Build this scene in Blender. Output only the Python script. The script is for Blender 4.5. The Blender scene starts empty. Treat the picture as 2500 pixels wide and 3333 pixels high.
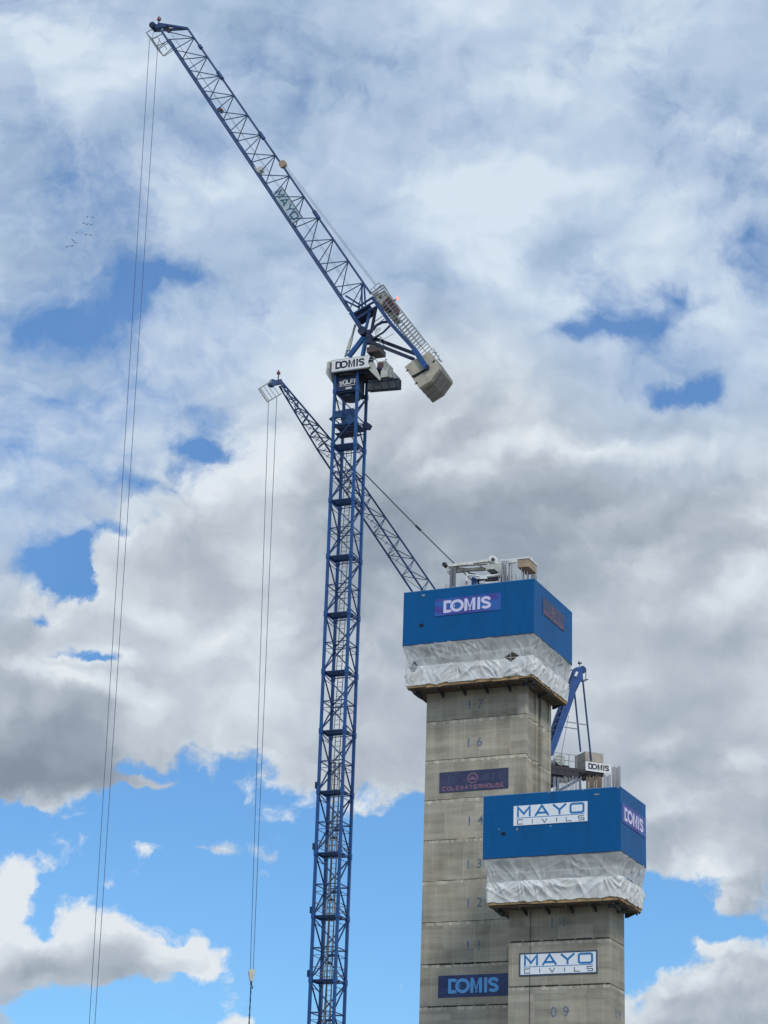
import bpy, math, random
import numpy as np
from mathutils import Vector, noise as mnoise

# ------------------------------------------------------------------ scene, camera
sc = bpy.context.scene
COL = sc.collection
PW, PH = 2500.0, 3333.0
FPX, PITCH, ROLL = 7414.0, .36, .0322
CAM = np.array([0, 0, 1.6])
fw = np.array([0, math.cos(PITCH), math.sin(PITCH)])
up0 = np.array([0, -math.sin(PITCH), math.cos(PITCH)])
rt0 = np.array([1., 0, 0])
rt = rt0*math.cos(ROLL)+up0*math.sin(ROLL)
up = -rt0*math.sin(ROLL)+up0*math.cos(ROLL)
cam = bpy.data.cameras.new("camera")
co = bpy.data.objects.new("camera", cam); COL.objects.link(co); sc.camera = co
from mathutils import Matrix
m = Matrix.Identity(4)
for i in range(3):
    m[i][0] = rt[i]; m[i][1] = up[i]; m[i][2] = -fw[i]; m[i][3] = CAM[i]
co.matrix_world = m
cam.sensor_fit = 'VERTICAL'; cam.sensor_height = 24.0; cam.sensor_width = 18.0
cam.lens = FPX/PH*24.0
cam.clip_start = .5; cam.clip_end = 20000
sc.view_settings.view_transform = 'Standard'
sc.view_settings.look = 'None'
sc.view_settings.gamma = 1
sc.view_settings.exposure = 0.0
sc.render.resolution_x = 768; sc.render.resolution_y = 1024

# ------------------------------------------------------------------ light
SUN_EL, SUN_AZ = math.radians(44), math.radians(158)     # azimuth clockwise from +Y (the view): behind right
sdir = Vector((math.sin(SUN_AZ)*math.cos(SUN_EL), math.cos(SUN_AZ)*math.cos(SUN_EL), math.sin(SUN_EL)))
sl = bpy.data.lights.new("sun", 'SUN'); sl.energy = 1.7; sl.angle = math.radians(14); sl.color = (1, .96, .9)
so = bpy.data.objects.new("sun", sl); COL.objects.link(so)
so.rotation_euler = (-sdir).to_track_quat('-Z', 'Y').to_euler()

world = bpy.data.worlds.new("World"); sc.world = world; world.use_nodes = True

class NT:
    """small helper to write node maths"""
    def __init__(s, nt): s.nt = nt; s.n = nt.nodes; s.l = nt.links
    def put(s, inp, v):
        if hasattr(v, 'is_output') or isinstance(v, bpy.types.NodeSocket): s.l.new(v, inp)
        else: inp.default_value = v
    def m(s, op, a, b=None, c=None, clamp=False):
        n = s.n.new('ShaderNodeMath'); n.operation = op; n.use_clamp = clamp
        s.put(n.inputs[0], a)
        if b is not None: s.put(n.inputs[1], b)
        if c is not None: s.put(n.inputs[2], c)
        return n.outputs[0]
    def vm(s, op, a, b=None):
        n = s.n.new('ShaderNodeVectorMath'); n.operation = op
        s.put(n.inputs[0], a)
        if b is not None: s.put(n.inputs[1], b)
        return n.outputs['Value'] if op in ('DOT_PRODUCT', 'LENGTH') else n.outputs[0]
    def xyz(s, x, y, z=0.0):
        n = s.n.new('ShaderNodeCombineXYZ'); s.put(n.inputs[0], x); s.put(n.inputs[1], y); s.put(n.inputs[2], z); return n.outputs[0]
    def sep(s, v):
        n = s.n.new('ShaderNodeSeparateXYZ'); s.put(n.inputs[0], v); return n.outputs
    def mix(s, f, a, b, blend='MIX'):
        n = s.n.new('ShaderNodeMix'); n.data_type = 'RGBA'; n.blend_type = blend
        s.put(n.inputs[0], f); s.put(n.inputs[6], a); s.put(n.inputs[7], b); return n.outputs[2]
    def noise(s, v, scale, detail=4, rough=.55, dist=0., color=False, dim='3D'):
        n = s.n.new('ShaderNodeTexNoise'); n.noise_dimensions = dim; s.put(n.inputs['Vector'], v)
        s.put(n.inputs['Scale'], scale); n.inputs['Detail'].default_value = detail
        n.inputs['Roughness'].default_value = rough; n.inputs['Distortion'].default_value = dist
        return n.outputs['Color' if color else 'Fac']
    def step(s, x, lo, hi, a=0., b=1.):
        n = s.n.new('ShaderNodeMapRange'); n.interpolation_type = 'SMOOTHSTEP'
        s.put(n.inputs[0], x); s.put(n.inputs[1], lo); s.put(n.inputs[2], hi); s.put(n.inputs[3], a); s.put(n.inputs[4], b)
        return n.outputs[0]
    def lin(s, x, lo, hi, a=0., b=1., clamp=True):
        n = s.n.new('ShaderNodeMapRange'); n.clamp = clamp
        s.put(n.inputs[0], x); s.put(n.inputs[1], lo); s.put(n.inputs[2], hi); s.put(n.inputs[3], a); s.put(n.inputs[4], b)
        return n.outputs[0]
    def ramp(s, f, stops, interp='EASE'):
        n = s.n.new('ShaderNodeValToRGB'); s.put(n.inputs[0], f); cr = n.color_ramp; cr.interpolation = interp
        while len(cr.elements) < len(stops): cr.elements.new(.5)
        for e, (p, c) in zip(cr.elements, stops): e.position = p; e.color = (*c, 1)
        return n.outputs[0]

def wfs_v(t, c): return t.vm('SUBTRACT', c, (.5, .5, .5))
def build_sky():
    t = NT(world.node_tree); t.n.clear()
    tc = t.n.new('ShaderNodeTexCoord').outputs['Generated']
    sky = t.n.new('ShaderNodeTexSky'); sky.sky_type = 'NISHITA'; sky.sun_disc = False
    sky.sun_elevation = SUN_EL; sky.sun_rotation = SUN_AZ
    sky.air_density = 1.0; sky.dust_density = .6; sky.ozone_density = 2.2
    # the cloud field: directions on the sky measured from a fixed bearing (21 deg up, due +Y)
    X = t.vm('DOT_PRODUCT', tc, tuple(rt)); Y = t.vm('DOT_PRODUCT', tc, tuple(up)); Z = t.vm('DOT_PRODUCT', tc, tuple(fw))
    Zc = t.m('MAXIMUM', Z, .15)
    gx = t.m('DIVIDE', X, Zc); gy = t.m('DIVIDE', Y, Zc)
    k = FPX/PW
    u = t.m('MULTIPLY_ADD', gx, k, .5)                 # 0..1 over 19 degrees of bearing
    v = t.m('MULTIPLY_ADD', gy, -k, .5*PH/PW)          # 0 (high) .. 1.333 (low)
    p = t.xyz(u, v)
    N2 = lambda v_, sc_, de_, ro_=.55, di_=0., color=False: t.noise(v_, sc_, de_, ro_, di_, color, '2D')
    # warp
    wc = N2(p, 5.0, 5, .55, color=True); ws = t.sep(wc)
    wf = N2(p, 17.0, 5, .62, color=True); wfs = t.sep(wf)
    lowf = t.step(t.m('ADD', v, t.m('SUBTRACT', t.m('MULTIPLY', t.m('MINIMUM', u, .5), .62), t.step(u, .6, .85, 0., .13))), .64, .86)                          # lower sky: crisp cumulus; upper sky: soft
    du = t.m('ADD', t.m('MULTIPLY', t.m('SUBTRACT', ws[0], .5), .13), t.m('MULTIPLY', t.m('SUBTRACT', wfs[0], .5), .05))
    dv = t.m('ADD', t.m('MULTIPLY', t.m('SUBTRACT', ws[1], .5), .11), t.m('MULTIPLY', t.m('SUBTRACT', wfs[1], .5), .05))
    uw = t.m('ADD', u, du); vw = t.m('ADD', v, dv)
    # layout of cover (first number) and brightness (second), 17 rows x 13 columns
    A = ["7888778999978", "8998667999777", "7887777899777", "7656888998887", "7767899999874",
         "6668899998479", "7767799999768", "6665799999999", "6656999999999", "6599999999999",
         "8789999999999", "9999999999999", "9934678999999", "0000000255999", "5100000000013",
         "9996000000135", "4000000004799"]
    G = ["6755556777665", "7876445787655", "6765545666676", "6656666998765", "5546666785675",
         "6666666467677", "6666687676667", "6666755666666", "7665654555557", "6665654555556",
         "6667655555556", "5586665555556", "3345555555556", "6665556555565", "9876666666555",
         "8667866766555", "4578866666555"]
    acc = None
    vy = t.m('MULTIPLY', vw, 12.0)                      # rows are 1/12 apart
    for j in range(17):
        st = [(min(max(i/12, 0), 1), (int(A[j][i])/9, int(G[j][i])/9, 0)) for i in range(13)]
        c = t.ramp(uw, st, 'B_SPLINE' if False else 'EASE')
        if acc is None: acc = c
        else:
            w = t.step(vy, float(j-1), float(j))
            acc = t.mix(w, acc, c)
    sp = t.n.new('ShaderNodeSeparateColor'); t.l.new(acc, sp.inputs[0])
    cov, bri = sp.outputs[0], sp.outputs[1]
    # extra features: (u, v, radius u, radius v, angle, cover, brightness)
    F = [(.165, .395, .060, .024, -.5, -.60, 0), (.20, .355, .04, .014, 0, -.38, 0), (.04, .43, .034, .022, 0, -.62, 0), (.26, .362, .03, .010, .2, -.45, 0), (.09, .425, .03, .012, .4, -.35, 0),
         (.79, .430, .050, .012, -.1, -.85, 0), (.74, .437, .02, .008, 0, -.5, 0), (.88, .388, .022, .012, .2, -.8, 0), (.925, .515, .020, .012, -.3, -1., 0), (.868, .518, .018, .009, .3, -.9, 0), (.965, .305, .022, .016, 0, -.5, 0),
         (.36, .165, .035, .03, .6, 0, -.22), (.39, .125, .012, .03, .3, -.3, -.1), (.35, .19, .02, .02, 0, 0, -.12), (.33, .02, .05, .02, .1, 0, -.2),
         (.068, .735, .030, .020, .3, -.75, 0), (.14, .695, .05, .008, -.3, -.35, 0), (.10, .76, .014, .016, 0, -.6, 0), (.05, .81, .025, .008, .4, -.5, 0), (.12, .857, .033, .008, .15, -.95, 0),
         (.255, .585, .026, .007, .2, -.55, 0), (.23, .53, .05, .010, .5, -.2, 0), (.17, .63, .035, .008, .2, -.35, 0), (.05, .60, .04, .008, .2, -.3, 0), (.06, .52, .04, .01, .2, -.25, 0),
         (.19, .805, .035, .010, .5, 0, .3), (.29, .835, .025, .012, -.6, 0, .25), (.33, .72, .03, .02, 0, 0, .2), (.245, .62, .04, .02, .5, 0, .2), (.24, .87, .07, .02, .2, 0, .10),
         (.15, .70, .04, .010, -.9, .2, .15), (.10, .882, .06, .009, .25, .3, .45), (.06, .945, .09, .035, 0, .05, -.16), (.06, 1.01, .08, .02, 0, 0, -.10),
         (.10, 1.02, .05, .015, 0, .3, -.1), (.13, 1.185, .09, .012, .15, .3, .35), (.02, 1.14, .02, .03, 0, .5, .4),
         (.06, 1.265, .08, .02, 0, 0, -.35), (.17, 1.285, .05, .012, -.2, 0, -.3), (.62, .66, .12, .03, 0, 0, -.12), (.66, .555, .03, .03, 0, 0, .15), (.58, .60, .03, .02, 0, 0, .15),
         (.76, .58, .10, .010, .05, 0, .35), (.84, .65, .06, .03, 0, 0, .06), (.78, .82, .16, .03, 0, 0, -.12), (.68, .73, .08, .03, 0, 0, -.10), (.97, .74, .02, .05, .7, 0, .25),
         (.63, .27, .06, .03, .2, 0, .15), (.62, .02, .12, .05, .1, 0, .05), (.03, .06, .08, .05, 0, 0, .10), (.88, 1.06, .06, .012, 0, 0, .15), (.95, .99, .03, .012, 0, 0, .25), (.86, .97, .02, .01, 0, 0, .2),
         (.93, 1.215, .08, .012, .05, -.6, 0), (.94, 1.285, .08, .012, .05, .2, .15), (.565, .375, .018, .04, 0, 0, -.30), (.74, .33, .04, .015, -.5, 0, -.25),
         (.29, 1.335, .016, .012, 0, 1., .4), (.25, 1.105, .045, .008, 0, .5, -.05), (.19, 1.015, .03, .006, .1, .5, 0), (.215, 1.235, .035, .008, .4, .45, .2), (.54, .215, .035, .015, .6, 0, -.20), (.255, 1.26, .012, .02, .3, .4, .2)]
    pw = t.xyz(t.m('MULTIPLY_ADD', t.m('SUBTRACT', uw, u), .55, u), t.m('MULTIPLY_ADD', t.m('SUBTRACT', vw, v), .55, v))
    for (a, b, ra, rb, an, dc, dg) in F:
        mp = t.n.new('ShaderNodeMapping'); mp.vector_type = 'TEXTURE'
        mp.inputs['Location'].default_value = (a, b, 0); mp.inputs['Rotation'].default_value = (0, 0, an); mp.inputs['Scale'].default_value = (ra*2.4, rb*2.4, 1)
        t.l.new(pw, mp.inputs['Vector'])
        gr = t.n.new('ShaderNodeTexGradient'); gr.gradient_type = 'SPHERICAL'; t.l.new(mp.outputs[0], gr.inputs[0])
        g = gr.outputs['Fac']
        g = t.m('MULTIPLY', g, t.m('ADD', .75, t.m('MULTIPLY', g, .25)))
        if dc: cov = t.m('MULTIPLY_ADD', g, float(dc), cov)
        if dg: bri = t.m('MULTIPLY_ADD', g, float(dg), bri)
    # generic cover away from this part of the sky
    out = t.m('MAXIMUM', t.m('MAXIMUM', t.step(t.m('ABSOLUTE', t.m('SUBTRACT', u, .5)), .6, .9), t.step(t.m('ABSOLUTE', t.m('SUBTRACT', v, .67)), .8, 1.1)), t.step(Z, .5, .3))
    gn = t.noise(tc, 3.0, 5, .55)
    covg = t.lin(gn, .35, .6, .3, 1.0)
    cov = t.m('ADD', t.m('MULTIPLY', cov, t.m('SUBTRACT', 1.0, out)), t.m('MULTIPLY', covg, out))
    bri = t.m('ADD', t.m('MULTIPLY', bri, t.m('SUBTRACT', 1.0, out)), t.m('MULTIPLY', .75, out))
    # detail: cauliflower lumps of four sizes for the cumulus, soft fractal cloud for the high veil
    ps = t.vm('MULTIPLY', p, (1.0, 1.2, 1.0))
    wv = t.vm('MULTIPLY', wfs_v(t, N2(ps, 4.0, 3, .5, color=True)), (.10, .09, 0))
    wv2 = t.vm('MULTIPLY', wfs_v(t, wf), (.045, .045, 0))
    pq = t.vm('ADD', t.vm('ADD', ps, wv), wv2)
    def H(q, scale, det_, sm):
        vo = t.n.new('ShaderNodeTexVoronoi'); vo.voronoi_dimensions = '2D'; vo.feature = 'SMOOTH_F1'; vo.normalize = True
        vo.inputs['Scale'].default_value = scale; vo.inputs['Detail'].default_value = det_; vo.inputs['Roughness'].default_value = .52
        vo.inputs['Smoothness'].default_value = sm; vo.inputs['Lacunarity'].default_value = 2.1
        t.l.new(q, vo.inputs['Vector']); return vo.outputs['Distance']
    OFF = (-.011, -.020, 0)
    h1 = H(pq, 7.0, 3.0, .7); h1o = H(t.vm('ADD', pq, OFF), 7.0, 3.0, .7)
    lump = t.m('SUBTRACT', h1o, h1); puff = t.m('SUBTRACT', .42, h1)
    n1 = N2(pq, 5.5, 9, .56); n2 = N2(pq, 24.0, 6, .62)
    det = t.m('ADD', t.m('MULTIPLY', t.m('SUBTRACT', n1, .5), 1.15), t.m('MULTIPLY', t.m('SUBTRACT', n2, .5), .55))
    det = t.m('ADD', det, t.m('MULTIPLY', puff, t.m('MULTIPLY', lowf, 1.1)))
    cov = t.m('ADD', cov, t.lin(lowf, 0, 1, .05, -.05))
    cv = t.m('ADD', cov, det)
    half = t.lin(lowf, 0., 1., .48, .14)
    al = t.step(t.m('DIVIDE', t.m('SUBTRACT', cv, .50), half), -1., 1.)
    al = t.m('MAXIMUM', t.m('MULTIPLY', al, t.lin(lowf, 0, 1, .95, 1.0)), t.m('MULTIPLY', t.m('SUBTRACT', 1.0, lowf), .09))
    def relief(scale, det_, ro_, off):
        a = N2(pq, scale, det_, ro_); b = N2(t.vm('ADD', pq, off), scale, det_, ro_); return t.m('SUBTRACT', a, b)
    rel = relief(6.0, 4, .5, (-.014, -.024, 0)); rel2 = relief(2.8, 2, .5, (-.035, -.055, 0))
    edge = t.m('SUBTRACT', 1.0, t.step(cv, .55, 1.2))
    patch = t.step(N2(p, 2.7, 2, .5), .35, .62)           # some masses are lumpy, others smooth
    gg = t.m('ADD', bri, t.m('MULTIPLY', rel, t.lin(lowf, 0, 1, .95, .55)))
    gg = t.m('ADD', gg, t.m('MULTIPLY', rel2, t.lin(lowf, 0, 1, .8, 1.1)))
    gg = t.m('ADD', gg, t.m('MULTIPLY', lump, t.m('ADD', t.m('MULTIPLY', lowf, t.m('ADD', t.m('MULTIPLY', patch, .75), t.m('MULTIPLY', edge, 1.0))), t.m('MULTIPLY', t.m('SUBTRACT', 1.0, lowf), .45))))
    gg = t.m('ADD', gg, t.m('MULTIPLY', t.m('SUBTRACT', n1, .5), t.lin(lowf, 0, 1, .45, .15)))
    gg = t.m('ADD', gg, t.m('MULTIPLY', puff, t.m('MULTIPLY', lowf, .30)))
    gg = t.m('ADD', gg, t.m('MULTIPLY', t.m('MULTIPLY', edge, lowf), .20))
    S = 1/WS
    def sc3(c): return tuple(x*S for x in c)
    lo = t.ramp(gg, [(.10, sc3((.235, .285, .35))), (.42, sc3((.335, .39, .465))), (.68, sc3((.475, .54, .615))), (1., sc3((.74, .80, .85))), (1.0, sc3((.76, .81, .86)))], 'LINEAR')
    hi = t.ramp(gg, [(.10, sc3((.295, .41, .575))), (.45, sc3((.40, .52, .685))), (.70, sc3((.51, .625, .785))), (1., sc3((.70, .80, .895)))], 'LINEAR')
    cc = t.mix(lowf, hi, lo)
    tint = t.mix(lowf, (.66, 1.04, 1.36, 1), (.63, .96, 1.22, 1))
    skyc = t.mix(1.0, sky.outputs[0], tint, 'MULTIPLY')
    col = t.mix(al, skyc, cc)
    bg = t.n.new('ShaderNodeBackground'); t.l.new(col, bg.inputs[0]); bg.inputs[1].default_value = WS
    o = t.n.new('ShaderNodeOutputWorld'); t.l.new(bg.outputs[0], o.inputs[0])
WS = .11
build_sky()
world.cycles.sampling_method = 'MANUAL'; world.cycles.sample_map_resolution = 1024

# ------------------------------------------------------------------ materials
MATS = {}
def mat(name, col, rough=.6, metal=0., var=.12, scale=3., bump=0., emit=None, spec=.5):
    if name in MATS: return MATS[name]
    M = bpy.data.materials.new(name); M.use_nodes = True; MATS[name] = M
    t = NT(M.node_tree); b = t.n['Principled BSDF']
    tc = t.n.new('ShaderNodeTexCoord').outputs['Object']
    n = t.noise(tc, scale, 5, .6)
    f = t.lin(n, .3, .7, 1-var, 1+var)
    c = t.mix(1.0, (*col, 1), t.xyz(f, f, f), 'MULTIPLY')
    t.l.new(c, b.inputs['Base Color']); b.inputs['Roughness'].default_value = rough; b.inputs['Metallic'].default_value = metal
    b.inputs['Specular IOR Level'].default_value = spec
    if bump:
        bn = t.n.new('ShaderNodeBump'); bn.inputs['Distance'].default_value = bump; t.l.new(n, bn.inputs['Height']); t.l.new(bn.outputs[0], b.inputs['Normal'])
    if emit: b.inputs['Emission Color'].default_value = (*emit[0], 1); b.inputs['Emission Strength'].default_value = emit[1]
    return M

def concrete_mat(name, base, joint0=26.1, dash=0.):
    M = bpy.data.materials.new(name); M.use_nodes = True
    t = NT(M.node_tree); b = t.n['Principled BSDF']
    tc = t.n.new('ShaderNodeTexCoord').outputs['Object']; s = t.sep(tc)
    h = t.m('ADD', s[0], t.m('MULTIPLY', s[1], .93)); z = s[2]
    wob = t.noise(tc, .9, 3, .5)
    lift = t.m('DIVIDE', t.m('SUBTRACT', z, joint0), 3.03)
    fr = t.m('FRACT', t.m('ADD', lift, 50.0)); li = t.m('FLOOR', t.m('ADD', lift, 50.0))
    # formwork panels 1.2 m wide, boards .5 m high, each with its own tint
    off = t.m('MULTIPLY', t.m('FRACT', t.m('MULTIPLY', li, .37)), .9)
    pu = t.m('DIVIDE', t.m('ADD', h, off), 1.22); pv = t.m('MULTIPLY', fr, 6.0)
    wn = t.n.new('ShaderNodeTexWhiteNoise'); wn.noise_dimensions = '3D'
    t.l.new(t.xyz(t.m('FLOOR', pu), li, 0.), wn.inputs['Vector']); ptint = wn.outputs['Value']
    wn2 = t.n.new('ShaderNodeTexWhiteNoise'); wn2.noise_dimensions = '3D'
    t.l.new(t.xyz(t.m('FLOOR', t.m('MULTIPLY', pu, .5)), li, t.m('FLOOR', pv)), wn2.inputs['Vector']); btint = wn2.outputs['Value']
    big = t.noise(t.xyz(t.m('MULTIPLY', h, .5), t.m('MULTIPLY', z, .5)), 1.0, 5, .6)
    streak = t.noise(t.xyz(t.m('MULTIPLY', h, 1.9), t.m('MULTIPLY', z, .16), li), 1.0, 3, .55)
    band = t.noise(t.xyz(t.m('MULTIPLY', h, .30), t.m('MULTIPLY', z, 1.9), 3.0), 1.0, 3, .6)
    grit = t.noise(tc, 14.0, 4, .7)
    val = t.m('ADD', 1.0, t.m('MULTIPLY', t.m('SUBTRACT', ptint, .5), .22))
    for n_, k_ in ((btint, .22), (big, .55), (streak, .42), (band, .70), (grit, .35)):
        val = t.m('ADD', val, t.m('MULTIPLY', t.m('SUBTRACT', n_, .5), k_))
    # seams
    fu = t.m('FRACT', pu)
    seam = t.m('MULTIPLY', t.m('SUBTRACT', 1.0, t.step(t.m('MINIMUM', fu, t.m('SUBTRACT', 1.0, fu)), .01, .035)), t.step(t.noise(t.xyz(h, t.m('MULTIPLY', z, .7)), .8, 2), .42, .58))
    val = t.m('ADD', val, t.m('MULTIPLY', seam, .26))
    # ragged light grout run just below each lift joint
    rag = t.noise(t.xyz(t.m('MULTIPLY', h, 2.2), t.m('MULTIPLY', li, 7.3)), 1.0, 4, .65)
    below = t.m('SUBTRACT', 1.0, fr)
    g1 = t.m('SUBTRACT', 1.0, t.step(t.m('SUBTRACT', below, t.m('MULTIPLY', rag, .16)), -.015, .012))
    val = t.m('ADD', val, t.m('MULTIPLY', g1, t.lin(rag, .42, .62, 0., .6)))
    # the joint itself, a broken dark line
    jl = t.m('ABSOLUTE', t.m('SUBTRACT', fr, t.m('MULTIPLY', t.m('SUBTRACT', wob, .5), .02)))
    jl = t.m('MINIMUM', jl, t.m('ABSOLUTE', t.m('SUBTRACT', 1.0, fr)))
    br = t.step(t.noise(t.xyz(t.m('MULTIPLY', h, 1.1), t.m('MULTIPLY', li, 3.1)), 1.0, 3, .6), .40-dash, .50-dash)
    j = t.m('MULTIPLY', t.m('SUBTRACT', 1.0, t.step(jl, .006, .016)), br)
    val = t.m('MULTIPLY', val, t.m('SUBTRACT', 1.0, t.m('MULTIPLY', j, .55)))
    # tie holes
    warm = t.mix(t.noise(tc, .35, 3), (base[0]*1.03, base[1], base[2]*.93, 1), (base[0]*.94, base[1]*.98, base[2]*1.04, 1))
    rust = t.m('MULTIPLY', t.step(t.noise(t.xyz(t.m('MULTIPLY', h, 6.), t.m('MULTIPLY', z, .15)), 1.0, 4, .6), .60, .74), .35)
    warm = t.mix(rust, warm, (base[0]*.85, base[1]*.66, base[2]*.48, 1))
    c = t.mix(1.0, warm, t.xyz(val, val, val), 'MULTIPLY')
    t.l.new(c, b.inputs['Base Color']); b.inputs['Roughness'].default_value = .85; b.inputs['Specular IOR Level'].default_value = .25
    bn = t.n.new('ShaderNodeBump'); bn.inputs['Distance'].default_value = .05; bn.inputs['Strength'].default_value = .8
    t.l.new(t.m('SUBTRACT', val, j), bn.inputs['Height']); t.l.new(bn.outputs[0], b.inputs['Normal'])
    return M

def screen_mat():
    M = bpy.data.materials.new('blue_screen_sheet'); M.use_nodes = True
    t = NT(M.node_tree); b = t.n['Principled BSDF']
    tc = t.n.new('ShaderNodeTexCoord').outputs['Object']; s = t.sep(tc)
    h = t.m('ADD', s[0], s[1])
    pu = t.m('DIVIDE', h, 2.35)
    wn = t.n.new('ShaderNodeTexWhiteNoise'); wn.noise_dimensions = '1D'; t.l.new(t.m('FLOOR', pu), wn.inputs['W'])
    fu = t.m('FRACT', pu); seam = t.m('SUBTRACT', 1.0, t.step(t.m('MINIMUM', fu, t.m('SUBTRACT', 1.0, fu)), .002, .009))
    hz_ = t.m('ABSOLUTE', t.m('SUBTRACT', t.m('FRACT', t.m('DIVIDE', s[2], 1.37)), .5)); seam = t.m('MAXIMUM', seam, t.m('MULTIPLY', t.m('SUBTRACT', 1.0, t.step(hz_, .002, .012)), .55))
    dirt = t.noise(t.xyz(t.m('MULTIPLY', h, 1.6), t.m('MULTIPLY', s[2], .45)), 1.0, 5, .6)
    fine = t.noise(tc, 9., 4, .6)
    val = t.m('ADD', 1.0, t.m('MULTIPLY', t.m('SUBTRACT', wn.outputs['Value'], .5), .10))
    val = t.m('ADD', val, t.m('MULTIPLY', t.m('SUBTRACT', dirt, .5), .36))
    val = t.m('ADD', val, t.m('MULTIPLY', t.m('SUBTRACT', fine, .5), .10))
    val = t.m('SUBTRACT', val, t.m('MULTIPLY', seam, .18))
    c = t.mix(1.0, (.001, .098, .285, 1), t.xyz(val, val, val), 'MULTIPLY')
    t.l.new(c, b.inputs['Base Color']); b.inputs['Roughness'].default_value = .55; b.inputs['Specular IOR Level'].default_value = .2
    bn = t.n.new('ShaderNodeBump'); bn.inputs['Distance'].default_value = .03; bn.inputs['Strength'].default_value = .5
    t.l.new(t.m('ADD', t.m('SUBTRACT', 1.0, seam), t.m('MULTIPLY', dirt, .8)), bn.inputs['Height']); t.l.new(bn.outputs[0], b.inputs['Normal'])
    return M

def sheet_mat(name, clear, col=(.72, .74, .74), back=.35):
    M = bpy.data.materials.new(name); M.use_nodes = True
    t = NT(M.node_tree); b = t.n['Principled BSDF']; o = t.n['Material Output']
    tc = t.n.new('ShaderNodeTexCoord').outputs['Object']
    n = t.noise(tc, 1.1, 4, .6); n2 = t.noise(tc, 6., 4, .6)
    f = t.m('ADD', t.lin(n, .3, .7, .86, 1.06), t.m('MULTIPLY', t.m('SUBTRACT', n2, .5), .12))
    t.l.new(t.mix(1.0, (*col, 1), t.xyz(f, f, f), 'MULTIPLY'), b.inputs['Base Color'])
    b.inputs['Roughness'].default_value = .38; b.inputs['Specular IOR Level'].default_value = .4
    bn = t.n.new('ShaderNodeBump'); bn.inputs['Distance'].default_value = .04; bn.inputs['Strength'].default_value = .12
    t.l.new(t.noise(t.vm('MULTIPLY', tc, (1.6, 1.6, .8)), 2.6, 4, .55, 1.5), bn.inputs['Height']); t.l.new(bn.outputs[0], b.inputs['Normal'])
    tl = t.n.new('ShaderNodeBsdfTranslucent'); tl.inputs[0].default_value = (.7, .72, .72, 1)
    m1 = t.n.new('ShaderNodeMixShader'); m1.inputs[0].default_value = back; t.l.new(b.outputs[0], m1.inputs[1]); t.l.new(tl.outputs[0], m1.inputs[2])
    tr = t.n.new('ShaderNodeBsdfTransparent')
    m2 = t.n.new('ShaderNodeMixShader'); t.l.new(t.lin(n, .3, .7, clear*1.3, clear*.6), m2.inputs[0]); t.l.new(m1.outputs[0], m2.inputs[1]); t.l.new(tr.outputs[0], m2.inputs[2])
    t.l.new(m2.outputs[0], o.inputs[0])
    return M

def print_mat(name, c1, c2, scale=.6, stretch=(1, 1, 3), rough=.5):
    """a printed banner: two inks mixing in soft bands"""
    M = bpy.data.materials.new(name); M.use_nodes = True
    t = NT(M.node_tree); b = t.n['Principled BSDF']
    tc = t.n.new('ShaderNodeTexCoord').outputs['Object']
    n = t.noise(t.vm('MULTIPLY', tc, stretch), scale, 4, .6, .6)
    t.l.new(t.mix(t.step(n, .38, .62), (*c1, 1), (*c2, 1)), b.inputs['Base Color']); b.inputs['Roughness'].default_value = rough
    return M

CONC_A = concrete_mat('concrete_tall_core', (.385, .348, .278), 26.1, .0)
CONC_B = concrete_mat('concrete_short_core', (.34, .31, .25), 26.16, .10)
SCREEN = screen_mat()
SHEET_U = sheet_mat('plastic_sheet_thin', .30, (.74, .76, .74), .25); SHEET_L = sheet_mat('plastic_sheet_white', .06, (.86, .86, .83), .14)
BLUE = mat('crane_blue_paint', (.009, .075, .25), .5, 0, .25, 2.)
BLUE2 = mat('crane_blue_dark_steel', (.013, .05, .155), .55, 0, .3, 2.)
STEELB = mat('crane_pale_blue_bracing', (.035, .075, .17), .5, 0, .3, 2.)  # paler than the chords: light on the thin bars is put into the colour
NAVY = mat('navy_steel', (.012, .022, .06), .6, 0, .3, 2.)
DARK = mat('dark_steel', (.03, .032, .036), .6, 0, .3, 2.)
GREY = mat('galvanised_steel', (.26, .28, .28), .5, .3, .2, 4.)
ROPE = mat('steel_rope', (.10, .12, .16), .6, .3, .1, 4.)
CREAM = mat('cream_paint', (.50, .50, .44), .5, 0, .2, 2.)
WHITE = mat('white_paint', (.78, .78, .76), .45, 0, .1, 2.)
CWT = mat('counterweight_concrete', (.42, .38, .30), .85, 0, .22, 1.6, .02)
CWT2 = mat('counterweight_concrete_grey', (.25, .24, .215), .85, 0, .22, 1.6, .02)  # darker copy of the slab concrete, shade of the undersides put into its colour
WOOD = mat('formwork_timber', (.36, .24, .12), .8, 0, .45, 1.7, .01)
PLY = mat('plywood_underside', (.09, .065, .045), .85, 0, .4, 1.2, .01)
RUST = mat('rusty_rebar', (.22, .17, .12), .85, 0, .4, 2.5)
REBAR = mat('grey_rebar', (.34, .34, .35), .7, .1, .3, 2.5)
RED = mat('red_lamp_glass', (.22, .035, .04), .4, 0, .1, 5.)
LIT = mat('lit_red_beacon', (.9, .3, .2), .4, emit=((1., .13, .07), 2.0))
MAROON = mat('maroon_machine_paint', (.12, .05, .05), .6, 0, .3, 3.)
MAYOBLUE = mat('mayo_blue_ink', (.02, .19, .46), .5, 0, .08)
MAYODARK = mat('mayo_grey_ink', (.09, .13, .20), .5, 0, .08)
SIGNWHITE = mat('sign_white_face', (.80, .83, .86), .5, 0, .06, 1.5)
BLACKISH = mat('hole_dark', (.006, .008, .012), .9)
NUMINK = mat('stencil_blue_paint', (.14, .18, .25), .8, 0, .5, 4.)

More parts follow.
